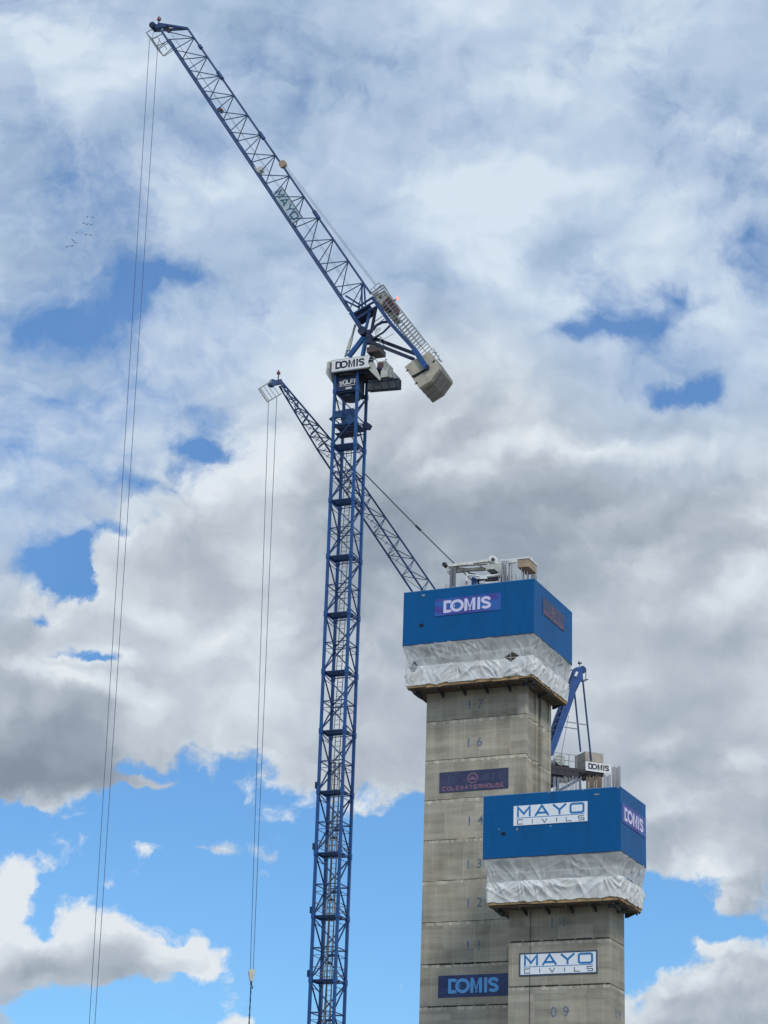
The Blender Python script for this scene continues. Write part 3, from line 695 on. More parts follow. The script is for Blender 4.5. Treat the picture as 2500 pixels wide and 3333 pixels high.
def d_cole(root, u, z, W, H, pl):
    m_ = MB(); write_thin(m_, pl(), 'COLEWATERHOUSE', u+W*.055, z+H*.10, W*.88, H*.17, .24, .62); m_.build('lettering', INK_PINK, root)
    m_ = MB(); stroke(m_, arc(u+W*.485, z+H*.62, H*.24, H*.24, 0, 350, 28), H*.05, pl(), True); stroke(m_, arc(u+W*.485, z+H*.58, H*.10, H*.07, 0, 180, 8), H*.06, pl()); stroke(m_, [(u+W*.485-H*.15, z+H*.56), (u+W*.485+H*.15, z+H*.56)], H*.05, pl()); m_.build('emblem', INK_PINK, root)
    for a in (.13, .2, .66, .70, .78, .88):
        m_ = MB(); stroke(m_, [(u+W*a, z+H*.45), (u+W*(a+.01), z+H*.80)], H*.06, pl()); m_.build('faint_lettering', INK_DUSK, root)
sign(FA, 'banner', 'purple and blue DOMIS banner on the front of the taller core\'s blue screen', 'banner', 'f', 0, [z5(352, 445), z5(912, 388), z5(905, 535), z5(350, 585)], P_PURPLE, d_domis(INK_LILAC, P_PURPLE, .135, .15, .71, .72))
sign(FA, 'banner', 'dark narrow banner on the right side of the taller core\'s blue screen', 'banner', 'r', 0, [z5(1258, 420), z5(1440, 580), z5(1440, 720), z5(1262, 565)], P_DUSK, d_cole)
sign(FA, 'banner', 'dark navy COLEWATERHOUSE banner with round emblem on the taller core\'s concrete', 'banner', 'f', 2.0, [(1360+350*.2049, 2420+470*.2049), (1360+1440*.2049, 2420+380*.2049), (1360+1440*.2049, 2420+708*.2049), (1360+345*.2049, 2420+788*.2049)], P_DUSK, d_cole)
sign(FA, 'banner', 'navy banner with sky blue DOMIS lettering low on the taller core', 'banner', 'f', 2.0, [z7(182, 1285), z7(690, 1253), z7(690, 1408), z7(178, 1428)], P_NAVY, d_domis(INK_SKY, P_NAVY, .135, .17, .66, .68))
sign(FB, 'company_sign', 'white MAYO CIVILS board on the blue screen of the shorter core', 'sign', 'f', 0, [z6(365, 1392), z6(1030, 1352), z6(1030, 1530), z6(367, 1570)], SIGNWHITE, d_mayo, group='white MAYO CIVILS boards')
sign(FB, 'company_sign', 'white MAYO CIVILS board with dark frame on the shorter core\'s concrete wall', 'sign', 'f', 2.0, [z7(736, 1135), z7(1246, 1114), z7(1246, 1254), z7(736, 1270)], SIGNWHITE, d_mayo, group='white MAYO CIVILS boards', frame=mat('navy_sign_frame', (.03, .06, .12), .5))
sign(FB, 'banner', 'purple DOMIS banner on the right side of the shorter core\'s blue screen', 'banner', 'r', 0, [z6(1335, 1365), z6(1540, 1490), z6(1547, 1668), z6(1337, 1545)], P_PURPLE, d_domis(INK_LILAC, P_PURPLE, .10, .16, .80, .66, .25))

# ------------------------------------------------------------------ concrete placing boom on the taller core
boom = thing('placing_boom', FA, 'white concrete placing boom folded on top of the taller core\'s blue screen', 'concrete boom')
BV = 4.0
zb = lambda x, y, v=BV: FA.v(1420+x*.217, 1780+y*.217, v)
def pb(mb, pts, v0=BV-.25, th=.5): mb.prism([zb(*p, v0) for p in pts], (0, th, 0)); return mb
pb(MB(), [(150, 268), (300, 245), (560, 215), (700, 190), (800, 178), (900, 190), (900, 240), (760, 248), (520, 265), (200, 290)], BV-.18, .36).build('upper_arm', mat('boom_white_paint', (.74, .72, .66), .5, 0, .15, 3.), boom)
m_ = pb(MB(), [(180, 300), (270, 300), (480, 318), (700, 300), (740, 318), (700, 345), (500, 352), (290, 378), (200, 360)], BV+.15, .3); m_.build('lower_arm', mat('boom_cream_paint', (.50, .46, .37), .6, 0, .35, 3.), boom)
m_ = MB(); m_.bar(zb(190, 300, BV-.3), zb(470, 272, BV-.3), .06); m_.bar(zb(560, 250, BV-.3), zb(810, 222, BV-.3), .09, n=8); m_.bar(zb(620, 262, BV-.25), zb(740, 330, BV-.25), .08, n=8); m_.build('hydraulic_cylinder', mat('brown_grime_steel', (.16, .12, .09), .6), boom)
m_ = MB(); m_.disc(zb(855, 195, BV), (0, 1, 0), .30, .5); m_.build('pivot_hub', WHITE, boom); m_ = MB(); m_.disc(zb(850, 190, BV-.36), (0, 1, 0), .14, .06); m_.build('pivot_bolt', DARK, boom)
m_ = MB(); m_.disc(zb(135, 275, BV), (0, 1, 0), .18, .5); m_.bar(zb(135, 275), zb(200, 300), .12); m_.build('arm_joint', DARK, boom)
m_ = MB(); m_.disc(zb(205, 345, BV), (0, 1, 0), .22, .5); m_.disc(zb(205, 385, BV), (0, 1, 0), .15, .4); m_.build('arm_joint', CREAM, boom)
zpost = zb(255, 300, 3.0); m_ = MB(); m_.box((zpost.x-.19, 2.8, 56.0), (zpost.x+.02, 3.1, zpost.z)); m_.box((zpost.x+.06, 2.85, 56.0), (zpost.x+.2, 3.1, zpost.z-.05)); m_.build('rest_post', mat('post_grey', (.17, .18, .19), .6), boom)
m_ = MB(); pb(m_, [(735, 290), (780, 265), (900, 250), (980, 230), (975, 290), (950, 420), (905, 420), (880, 330), (800, 335), (745, 345)], BV-.4, .8); m_.build('turret', CREAM, boom)
m_ = MB(); pb(m_, [(770, 352), (890, 346), (935, 385), (810, 402)], BV-.55, .5); m_.build('valve_box', DARK, boom)
m_ = MB()
for a, b in (((905, 250), (1225, 200)), ((1000, 235), (1215, 222)), ((960, 205), (1225, 182)), ((900, 300), (1000, 230)), ((980, 240), (900, 400)), ((740, 320), (800, 255)), ((800, 330), (840, 260)), ((860, 330), (885, 262))): m_.bar(zb(*a, BV-.2), zb(*b, BV-.2), .13)
for a, b in (((905, 250), (1225, 200)), ((960, 205), (1225, 182))): m_.bar(zb(*a, BV+.4), zb(*b, BV+.4), .13)
m_.build('counter_arm', WHITE, boom)
c0 = zb(1222, 190, BV-.9); c1 = zb(1385, 292, BV-.9); m_ = MB(); m_.box((c0.x, BV-.9, c1.z), (c1.x, BV+.9, c0.z)); m_.build('counterweight', mat('boom_counterweight', (.40, .30, .20), .8, 0, .25, 2.), boom)
m_ = MB(); m_.box((c0.x-.05, BV-.95, c0.z+.003), (c1.x+.05, BV+.95, c0.z+.12)); m_.bar((c0.x+.8, BV, c0.z), (c0.x+.8, BV, c0.z+.35), .08); m_.bar((c1.x-.2, BV, c0.z), (c1.x-.2, BV, c0.z+.3), .08); m_.build('counterweight_lid', WHITE, boom)
m_ = MB(); m_.path([zb(455, 515, 2.8), zb(455, 430, 2.8), zb(520, 425, 2.8), zb(650, 440, 2.8)], .16, 8); m_.path([zb(760, 440, 2.8), zb(870, 430, 2.8), zb(960, 415, 2.8)], .20, 8); m_.bar(zb(1062, 350, 2.8), zb(1062, 440, 2.8), .17, n=8); m_.build('delivery_pipe', WHITE, boom)
m_ = MB(); m_.bar(zb(470, 360, 3.2), zb(500, 395, 3.2), .13, n=8); m_.bar(zb(500, 395, 3.2), zb(590, 415, 3.2), .11, n=8); m_.path([zb(455, 515, 2.8), zb(455, 560, 2.8)], .13, 8); m_.path([zb(620, 500, 2.9), zb(760, 480, 2.9), zb(880, 470, 2.9), zb(960, 455, 2.9)], .22, 8); m_.path([zb(740, 505, 2.9), zb(860, 500, 2.9), zb(940, 488, 2.9)], .2, 8); m_.build('rubber_hose', DARK, boom)
m_ = MB(); pb(m_, [(645, 425), (760, 432), (760, 478), (650, 480)], 2.7, .4); pb(m_, [(735, 530), (840, 520), (850, 548), (735, 556)], 2.7, .3); pb(m_, [(650, 520), (700, 515), (700, 545), (650, 548)], 2.7, .3); m_.build('pump_box', WHITE, boom)
m_ = MB(); pb(m_, [(528, 455), (560, 452), (610, 480), (650, 540), (640, 580), (528, 590)], 3.0, .6); pb(m_, [(985, 400), (1060, 440), (1060, 490), (1090, 540), (960, 550)], 3.0, .6); m_.build('base_frame', BLUE2, boom)
m_ = MB(); pb(m_, [(985, 350), (1040, 330), (1045, 430), (990, 440)], 3.2, .4); m_.build('drive_unit', MAROON, boom)
m_ = MB()
for x, ya, yb in ((1305, 370, 520), (1378, 370, 500), (1100, 245, 520)): m_.bar(zb(x, ya, 4.6), zb(x, yb+80, 4.6), .07)
m_.bar(zb(1100, 250, 4.6), zb(1200, 235, 4.6), .06); m_.build('support_frame', GREY, boom)
c0 = zb(1420, 408, 6.0); c1 = zb(1475, 500, 6.0); m_ = MB(); m_.box((c0.x, 6, c1.z), (c1.x, 6.5, c0.z)); m_.build('control_box', GREY, boom)

# ------------------------------------------------------------------ tower crane helpers
def lerp(a, b, t): return Vector(a)+(Vector(b)-Vector(a))*t
def mast(root, hw, z1, sec, zref, m, md, ztop=1e9):
    """square lattice mast; sec = section height; zref = a platform level"""
    for sx, sy in ((-1, -1), (1, -1), (1, 1), (-1, 1)):
        l = MB().box((sx*hw-.105, sy*hw-.105, 0), (sx*hw+.105, sy*hw+.105, z1))
        z = zref-sec*20
        while z < z1-1:
            if z > 0: l.box((sx*hw-.14, sy*hw-.14, z-.22), (sx*hw+.14, sy*hw+.14, z+.22))
            z += sec
        l.build('mast_leg', m, root)
    br = MB(); z = zref-math.floor(zref/sec)*sec; k = 0; C4 = [(-hw, -hw), (hw, -hw), (hw, hw), (-hw, hw)]
    while z < z1-.5:
        for hlf in range(2):
            za = z+hlf*sec/2; zb_ = min(za+sec/2, z1)
            if zb_ > ztop: continue
            for f in range(4):
                a, b = C4[f], C4[(f+1) % 4]
                if (hlf+f) % 2: a, b = b, a
                br.bar((a[0], a[1], za+.12), (b[0], b[1], zb_-.12), .09)
                br.bar((a[0], a[1], zb_), (b[0], b[1], zb_), .07)
                if hlf == 0 or f % 2: br.bar((a[0], a[1], zb_-.55), (b[0], b[1], zb_-.55), .04)
            br.bar((-hw, -hw, zb_), (hw, hw, zb_), .045)
        z += sec
    br.build('mast_bracing', md, root)
def platform(root, z, hw, m, rail=True, big=1.):
    p = MB(); a = hw*.93*big; p.box((-a, -a, z-.05), (a, a*.15, z+.05)); p.bar((-a, a*.15, z-.1), (a, a*.15, z-.1), .08); p.bar((-a, -a, z-.1), (-a, a, z-.1), .08); p.bar((a, -a, z-.1), (a, a, z-.1), .08)
    o = p.build('platform', m, root)
    if rail:
        r = MB()
        for zz in (.5, 1.0):
            for q, s_ in (((-a, -a), (a, -a)), ((a, -a), (a, a)), ((a, a), (-a, a)), ((-a, a), (-a, -a))): r.bar((*q, z+zz), (*s_, z+zz), .045)
        for q in ((-a, -a), (0, -a), (a, -a), (a, a), (-a, a), (0, a)): r.bar((*q, z), (*q, z+1.05), .045)
        r.build('railing', GREY, o)
    return o
def ladder(root, p, q, m, wd=.22, rung=.35):
    p, q = Vector(p), Vector(q); l = MB(); o = Vector((wd, 0, 0)); l.bar(p-o, q-o, .05); l.bar(p+o, q+o, .05)
    n = int((q-p).length/rung)
    for i in range(1, n): c = lerp(p, q, i/n); l.bar(c-o, c+o, .035)
    return l.build('ladder', m, root)
def jib(root, lo0, lo1, up0_, up1, w, n, wt, m, md, ch=.16, cu=.15, dg=.075, joints=()):
    """triangular lattice jib: two lower chords lo0->lo1 (half width w, tip wt), one upper chord. joints in 0..1"""
    lo0, lo1, up0_, up1 = map(Vector, (lo0, lo1, up0_, up1))
    L = lambda t, s: lerp(lo0, lo1, t)+Vector((0, s*(w+(wt-w)*max(0, (t-.8)/.2)), 0))
    U = lambda t: lerp(up0_, up1, t)
    for s in (-1, 1):
        c = MB()
        for i in range(10): c.bar(L(i/10, s), L((i+1)/10, s), ch, n=8)
        c.build('lower_chord', m, root)
    c = MB(); c.bar(U(0), U(1), cu, n=8)
    for t, ln in joints: c.bar(lerp(up0_, up1, t-ln), lerp(up0_, up1, t+ln), cu*1.9, n=8)
    c.build('upper_chord', m, root)
    br = MB(); zz = MB()
    for i in range(n):
        t0, t1 = i/n, (i+1)/n; tm = (t0+t1)/2
        for s in (-1, 1):
            br.bar(L(t0, s), U(tm), dg, n=5); br.bar(U(tm), L(t1, s), dg, n=5)
        br.bar(L(t0, -1), L(t0, 1), dg*.8, n=5); zz.bar(L(t0, -1), L(t1, 1), dg*.6, n=4)
    br.build('jib_bracing', md, root); zz.build('jib_wind_bracing', md, root)
    return L, U
def cyl_light(root, p, m, h=.35, r=.2):
    b = MB(); b.bar(p, Vector(p)+Vector((0, 0, .5)), .08); o = b.build('lamp_post', DARK, root)
    b = MB(); p = Vector(p)+Vector((0, 0, .5)); b.bar(p, p+Vector((0, 0, h)), 2*r, n=10); b.bar(p+Vector((-r*1.1, 0, h*.3)), p+Vector((r*1.1, 0, h*.3)), .2, n=6); b.bar(p+Vector((0, 0, h)), p+Vector((0, 0, h+.15)), .12, n=6)
    b.build('warning_lamp', m, root)

# ------------------------------------------------------------------ crane 1 (tall, near left)
F1o = Frame((-4.3806, 172.86), .3884); ax = F1o.o+F1o.r+F1o.b; F1 = Frame((ax[0], ax[1]), .3884)
c1 = thing('tower_crane', F1, 'tall blue luffing tower crane with DOMIS board, its jib raised to the upper left', 'tower crane', 'luffing tower cranes')
q1 = lambda x, y, v=0.: F1.v(1000+x*.31344, 850+y*.31344, v)            # first detail view
q2 = lambda x, y, v=0.: F1.v(440+x*.24111, 30+y*.24111, v)              # jib tip view
q3 = lambda x, y, v=0.: F1.v(760+x*.30139, 430+y*.30139, v)             # mid jib view
q4 = lambda x, y, v=0.: F1.v(1180+x*.19443, 900+y*.19443, v)            # counterweight view
q5 = lambda x, y, v=0.: F1.v(1040+x*.16878, 1130+y*.16878, v)           # cab and slewing view
MZ = (q5(245, 460, -1.45).z+q5(945, 410, -1.45).z)/2-.08
SEC = 4.83
mast(c1, 1.0, MZ, SEC, 72.35, BLUE, BLUE2, q5(600, 905, -1.).z+.6)
for z in [72.35-SEC*i for i in range(0, 15)]:
    lowp = z < 42
    o = platform(c1, z, 1.0, BLUE, rail=lowp)
    if z-SEC > 0: ladder(o, (-.35, .55, z-SEC+.1), (.1, -.05, z+.1), GREY)
m_ = MB()
for i in range(5): z = 39-i*SEC; m_.box((-.2, .25, z+1.45), (.35, .33, z+1.62)); m_.box((-.5, .4, z+.9), (.1, .46, z+1.05))
for a, z in ((-1., 43.6), (-1., 38.8), (-1., 33.9), (-1., 29.1), (-1., 24.2)): m_.box((a-.26, -1.15, z+.0), (a-.08, -.95, z+.5))
m_.build('junction_box', NAVY, c1)
m_ = MB(); m_.box((-.32, .30, 0), (-.22, .42, 46)); m_.box((.02, .5, 0), (.10, .58, 46)); m_.box((-.75, .75, 0), (-.71, .79, 46)); m_.build('power_cable', mat('cable_grey', (.30, .27, .24), .7), c1)
# climbing collar high on the mast, and brackets that stick out
zc = F1.v(1120, 1345, -1).z
m_ = MB(); a = 1.0
for zz in (zc,):
    m_.box((-a, -1.12, zz-.35), (-.25, -1.02, zz+.25)); m_.prism([(.0, -1.06, zz-.75), (.35, -1.06, zz-.1), (1.0, -1.06, zz-.75), (.4, -1.06, zz-1.15)], (0, .06, 0)); m_.box((-a, -a, zz-1.0), (a, a, zz-.85)); m_.box((-.5, -.5, zz-.8), (.5, .5, zz+.6))
m_.build('climbing_collar', BLUE2, c1)
m_ = MB(); pL = q5(250, 1385, -1); pR = q5(905, 1500, 0)
m_.prism([pL+Vector((-.35, 0, .05)), pL+Vector((.1, 0, .35)), pL+Vector((.1, 0, -.3))], (0, .3, 0)); m_.prism([pR+Vector((.38, 0, 0)), pR+Vector((0, 0, .3)), pR+Vector((-.45, 0, .1)), pR+Vector((-.3, 0, -.25)), pR+Vector((.2, 0, -.35))], (0, .4, 0)); m_.build('guide_bracket', NAVY, c1)
for z in (zc-1.7,):
    m_ = MB(); m_.box((-.9, -.9, z), (.9, .2, z+.06)); m_.bar((-1, -1, z+.5), (1, -1, z+.5), .06); m_.bar((-1, 1, z+.5), (1, 1, z+.5), .06); m_.build('climbing_step', NAVY, c1)
# slewing column between the mast legs
zt = bz0_ = q5(500, 470, -1.0).z; zl = q5(600, 905, -1.).z
m_ = MB(); m_.bar((0, 0, zl), (0, 0, zt+.1), 1.62, n=24); m_.box((-.86, -.94, zl+.25), (.86, .86, zt-.25)); slew = m_.build('slewing_column', NAVY, c1)
m_ = MB(); m_.bar((0, 0, MZ-.22), (0, 0, MZ+.02), 2.5, n=28); m_.build('slewing_ring', DARK, c1)
# maker's letters on the column
lc = q5(555, 670, -1.0); m_ = MB(); x = lc.x-.78; lh = .36; S0 = lc.z-.18
GL = {'W': [[(0, 1), (.25, 0), (.5, .8), (.75, 0), (1, 1)]], 'O': [[(.2, 0), (.8, 0), (1, .25), (1, .75), (.8, 1), (.2, 1), (0, .75), (0, .25), (.2, 0)]], 'L': [[(0, 1), (0, 0), (1, 0)]], 'F': [[(0, 0), (0, 1), (1, 1)], [(0, .5), (.8, .5)]]}
for i, ch in enumerate('WOLFF'):
    for pts in GL[ch]: stroke(m_, [(x+i*.33+px*.25, S0+py*lh+.03*(2-abs(i-2))) for px, py in pts], .085, lambda a, b: (a, -.965, b))
m_.box((x-.05, -.962, S0-.12), (x+1.65, -.956, S0-.08)); m_.build('lettering', WHITE, slew)
lp = q5(560, 790, -1.0); m_ = MB(); m_.box((lp.x-.28, -.97, lp.z-.13), (lp.x+.26, -.955, lp.z+.13)); m_.build('data_plate', CREAM, slew)
# machinery deck
BVn = -1.45
b0 = q5(245, 240, BVn); b1 = q5(945, 190, BVn); b2 = q5(945, 410, BVn); b3 = q5(245, 460, BVn)
bx0, bx1 = b0.x, b1.x; bz1 = (b0.z+b1.z)/2; bz0 = (b2.z+b3.z)/2
m_ = MB(); m_.box((bx0+.1, -1.4, bz0-.06), (bx1+.2, 1.4, bz0+.06)); m_.build('machinery_deck', DARK, c1)
m_ = MB(); m_.box((bx0, BVn-.03, bz0), (bx1, BVn, bz1)); sb = m_.build('sign_board', WHITE, c1)
m_ = MB(); write_domis(m_, lambda a, b: (a, BVn-.036, b), bx0+(bx1-bx0)*.10, bz0+(bz1-bz0)*.20, (bx1-bx0)*.79, (bz1-bz0)*.66, .22); m_.build('lettering', INK_BLACK, sb)
m_ = MB(); m_.bar((bx0, BVn, bz0-.02), (bx1, BVn, bz0-.02), .1); m_.bar((bx0, BVn, bz1+.02), (bx1, BVn, bz1+.02), .05); m_.build('board_frame', GREY, sb)
# left wing cladding
a_ = [q5(150, 285, -.6), q5(235, 262, -.6), q5(245, 460, -.6), q5(300, 720, -.6), q5(255, 700, -.6), q5(120, 510, -.6)]
MB().prism(a_, (0, .12, 0)).build('wing_panel', CREAM, c1)
a_ = [q5(200, 300, -.9), q5(250, 300, -.9), q5(300, 500, -.9), q5(320, 740, -.9), q5(260, 720, -.9), q5(215, 500, -.9)]
MB().prism(a_, (0, .1, 0)).build('wing_bracket', mat('brown_bracket', (.10, .07, .06), .7), c1)
m_ = MB(); m_.box((b0.x-.25, -.5, bz0-.9), (b0.x+.3, 1.3, bz1-.1)); m_.build('operator_cab', CREAM, c1)
# right side: cladding band, boxes, girder with ballast
a_ = [q5(955, 290, -1.35), q5(1060, 290, -1.35), q5(1100, 420, -1.35), q5(1180, 600, -1.35), q5(1160, 640, -1.35), q5(1000, 480, -1.35), q5(955, 430, -1.35)]
MB().prism(a_, (0, .1, 0)).build('side_cladding', CREAM, c1)
m_ = MB(); m_.box((bx0+.5, -1.0, bz0-.25), (bx1+1.0, -.85, bz0-.062)); m_.box((bx0+.5, .85, bz0-.25), (bx1+1.0, 1.0, bz0-.062)); m_.box((bx1+.15, -1.3, bz0-.2), (bx1+1.1, 1.35, bz0-.05)); m_.build('deck_underframe', NAVY, c1)
g0 = q5(940, 640, -1.0); g1 = q5(1530, 590, -1.0); g2 = q5(1530, 800, -1.0); g3 = q5(940, 850, -1.0)
m_ = MB(); m_.prism([g0, g1, g1+Vector((0, 0, -.85)), g0+Vector((0, 0, -.85))], (0, .6, 0)); m_.prism([g0+Vector((0, .61, 0)), g1+Vector((-.5, .61, 0)), g1+Vector((-.5, .61, -.12)), g0+Vector((0, .61, -.12))], (0, .6, 0)); g2 = g1+Vector((0, 0, -.85)); g3 = g0+Vector((0, 0, -.85)); gd = m_.build('rear_platform', mat('dark_mesh_deck', (.05, .055, .06), .7, 0, .4, 5.), c1)
m_ = MB()
for i in range(8): p = lerp(g3, g2, i/7); m_.box((p.x-.04, -1.05, p.z-.12), (p.x+.04, -.8, p.z))
for i in range(4): p = lerp(g0, g1, (i+.5)/4); m_.bar(p+Vector((0, -.03, -.1)), p+Vector((.25, -.03, -.8)), .06)
m_.bar(g0+Vector((0, -.03, -.15)), g1+Vector((0, -.03, -.1)), .08); m_.build('platform_rib', NAVY, gd)
def qbox(a, b, v0, v1, nm, m, par=c1):
    p, q = q5(*a, v0), q5(*b, v0); return MB().box((p.x, v0, q.z), (q.x, v1, p.z)).build(nm, m, par)
qbox((1185, 400), (1330, 565), -1.1, .9, 'switch_cabinet', CREAM); qbox((1110, 280), (1275, 400), -.8, .9, 'switch_cabinet', CREAM); qbox((1130, 300), (1215, 430), -1.0, -.805, 'winch_motor', MAROON)
qbox((1345, 470), (1420, 575), -.9, .7, 'switch_cabinet', CREAM)
m_ = MB()
for a, b in (((1330, 385), (1400, 470)), ((1400, 470), (1430, 560)), ((1345, 400), (1345, 570)), ((1400, 470), (1400, 570)), ((1340, 470), (1425, 540)), ((960, 190), (1050, 190)), ((1050, 190), (1110, 275)), ((1040, 195), (1040, 290)), ((960, 240), (1075, 235)), ((1280, 230), (1285, 375)), ((1265, 235), (1300, 235))): m_.bar(q5(*a, -1.25), q5(*b, -1.25), .06)
for a, b in (((1330, 385), (1400, 470)), ((1400, 470), (1430, 560)), ((960, 190), (1050, 190)), ((1050, 190), (1110, 275))): m_.bar(q5(*a, 1.2), q5(*b, 1.2), .06)
m_.build('deck_railing', GREY, c1)
# tower head: legs up to the jib pivot
def beam(nm, m, segs, vs, wd, hh=None, par=c1):
    mb = MB()
    for (a, b) in segs:
        for v in vs: mb.bar(a[0](*a[1], v), b[0](*b[1], v), wd, hh or wd)
    return mb.build(nm, m, par)
beam('head_leg', BLUE, [((q1, (430, 995)), (q1, (590, 790)))], (-.75, .75), .26, .38)
beam('head_leg', mat('teal_blue_paint', (.012, .12, .30), .5), [((q1, (575, 985)), (q1, (615, 790)))], (-.6, .6), .22, .40)
hub = q1(620, 775)
m_ = MB(); m_.bar(hub+Vector((0, -1.15, 0)), hub+Vector((0, 1.15, 0)), .75, n=14); m_.bar(q1(640, 720, -.9), q1(640, 860, -.9), .35, .35); m_.build('pivot_bearing', NAVY, c1)
beam('luffing_ram', GREY, [((q1, (395, 995)), (q1, (445, 830))), ((q1, (445, 860)), (q1, (500, 660)))], (-.5, .3), .14)
m_ = MB(); m_.bar(q1(425, 930, -.5), q1(460, 800, -.5), .3, n=10); m_.build('ram_cylinder', CREAM, c1)
mm = q1(640, 905, -.5); m_ = MB(); m_.box((mm.x-.1, -.7, mm.z-.45), (mm.x+1.05, .7, mm.z)); m_.build('winch_frame', mat('brown_winch_frame', (.11, .08, .08), .6), c1)
m_ = MB(); m_.bar((mm.x+.2, -.5, mm.z+.12), (mm.x+.2, .5, mm.z+.12), .4, n=12); m_.box((mm.x+.35, -.6, mm.z+.002), (mm.x+.95, .5, mm.z+.3)); m_.build('winch_drum', GREY, c1)
m_ = MB(); m_.bar((mm.x, -.1, mm.z-1.2), (mm.x, .3, mm.z-.45), .3); m_.build('winch_post', DARK, c1)
m_ = MB(); r0 = (mm.x+1.0, -.7, mm.z); 
for zz in (.4, .8): m_.bar((mm.x+.4, -.75, mm.z+zz), (mm.x+1.1, -.75, mm.z+zz), .04); m_.bar((mm.x+1.1, -.75, mm.z+zz), (mm.x+1.1, .7, mm.z+zz), .04)
m_.bar((mm.x+1.1, -.75, mm.z-.4), (mm.x+1.1, -.75, mm.z+.8), .04); m_.build('winch_railing', GREY, c1)
# jib
lo0 = F1.v(1148, 1025); lo1 = F1.v(537, 113); upA = F1.v(1208, 957); upB = F1.v(611, 93)
L, U = jib(c1, lo0, lo1, upA, upB, .85, 13, .85, BLUE2, STEELB, .20, .185, .095, joints=((.575, .012), (.28, .014), (.81, .014), (.925, .006)))
beam('jib_foot', BLUE2, [((q1, (455, 535)), (q1, (590, 745)))], (-.8, .8), .28, .34)
beam('jib_foot_frame', BLUE2, [((q1, (480, 545)), (q1, (700, 420))), ((q1, (500, 610)), (q1, (720, 470))), ((q1, (520, 480)), (q1, (690, 370))), ((q1, (380, 405)), (q1, (545, 485))), ((q1, (400, 360)), (q1, (575, 470)))], (-.7, .7), .14)
m_ = MB(); m_.prism([q1(470, 540, -.5), q1(570, 480, -.5), q1(650, 455, -.5), q1(640, 520, -.5), q1(530, 610, -.5), q1(495, 600, -.5)], (0, 1.0, 0)); m_.build('foot_gearbox', NAVY, c1)
beam('jib_strut', BLUE2, [((q1, (565, 230)), (q1, (570, 480))), ((q1, (592, 240)), (q1, (603, 455)))], (-.4, .4), .12)
beam('head_strut', BLUE, [((q1, (660, 490)), (q1, (605, 720)))], (-.6, .6), .2); beam('head_strut', NAVY, [((q1, (715, 480)), (q1, (665, 740)))], (-.6, .6), .2)
m_ = MB()
upT = Vector(upB); hd = q2(345, 240)
for v in (-.55, .55): m_.bar(upT, hd+Vector((0, v, 0)), .2, .2)
m_.bar(q2(280, 245, -.6), q2(420, 225, -.6), .26, .32); m_.bar(q2(280, 245, .6), q2(420, 225, .6), .26, .32); m_.bar(q2(320, 300, 0), q2(340, 215, 0), .35, .22); m_.bar(q2(240, 245, 0), q2(330, 240, 0), .5, .34); m_.build('jib_head', BLUE2, c1)
m_ = MB(); m_.disc(q2(255, 240), (0, 1, 0), .30, .9); m_.build('head_sheave', NAVY, c1)
m_ = MB(); m_.disc(q2(435, 265), (0, 1, 0), .22, .8); m_.disc(q2(1155, 1365), (0, 1, 0), .19, .5); m_.build('guide_sheave', MAROON, c1)
m_ = MB(); m_.disc(F1.v(921, 535), (0, 1, 0), .34, .35); m_.build('luffing_sheave', mat('tan_sheave', (.36, .26, .18), .6), c1)
m_ = MB(); c = q3(300, 405); m_.box((c.x-.2, -.3, c.z-.2), (c.x+.2, .3, c.z+.15)); m_.bar(q3(225, 380, -.6), q3(300, 450, -.6), .2); m_.build('rope_guide_box', CREAM, c1)
# tip basket
bp = [q2(150, 315, -.6), q2(300, 540, -.6), q2(425, 430, -.6), q2(225, 275, -.6)]
m_ = MB()
for v in (0, 1.2):
    o_ = Vector((0, v, 0)); 
    for a, b in ((0, 1), (1, 2), (0, 3)): m_.bar(bp[a]+o_, bp[b]+o_, .10 if a == 0 and b == 1 else .06)
    m_.bar(lerp(bp[0], bp[1], .42)+o_, q2(370, 330, -.6)+o_, .06); m_.bar(q2(300, 370, -.6)+o_, q2(350, 455, -.6)+o_, .05); m_.bar(q2(320, 540, -.6)+o_, q2(440, 455, -.6)+o_, .05); m_.bar(q2(250, 310, -.6)+o_, q2(225, 400, -.6)+o_, .04)
for k in range(4): m_.bar(lerp(bp[0], bp[1], k/3), lerp(bp[0], bp[1], k/3)+Vector((0, 1.2, 0)), .05)
m_.bar(bp[2], bp[2]+Vector((0, 1.2, 0)), .05); m_.build('tip_basket', GREY, c1)
cyl_light(c1, q2(318, 205)+Vector((0, 0, -.05)), RED, .26, .16)
# board in the jib
sA, sB = F1.v(885, 626, .0), F1.v(953, 728, .0); sC, sD = F1.v(984.5, 707, .0), F1.v(917, 608, .0)
MESHBOARD = sheet_mat('jib_mesh_banner', .40, (.62, .78, .84))
m_ = MB(); m_.add([sA, sB, sC, sD, sA+Vector((0, .03, 0)), sB+Vector((0, .03, 0)), sC+Vector((0, .03, 0)), sD+Vector((0, .03, 0))], [(0, 1, 2, 3), (7, 6, 5, 4), (0, 4, 5, 1), (1, 5, 6, 2), (2, 6, 7, 3), (3, 7, 4, 0)]); jb = m_.build('jib_banner', MESHBOARD, c1)
m_ = MB(); pl = lambda a, b: lerp(lerp(sA, sB, a), lerp(sD, sC, a), b)+Vector((0, -.02, 0))
lenx = (sB-sA).length; leny = (sD-sA).length
pl2 = lambda a, b: pl(a/lenx, b/leny); write_mayo(m_, pl2, lenx*.06, leny*.20, lenx*.88, leny*.62, .20); m_.build('lettering', mat('faded_teal_ink', (.04, .14, .22), .6), jb)
m_ = MB()
for a, b in ((sD, sC), (sC, sB)): m_.bar(a, b, .06)
m_.build('banner_frame', DARK, jb)
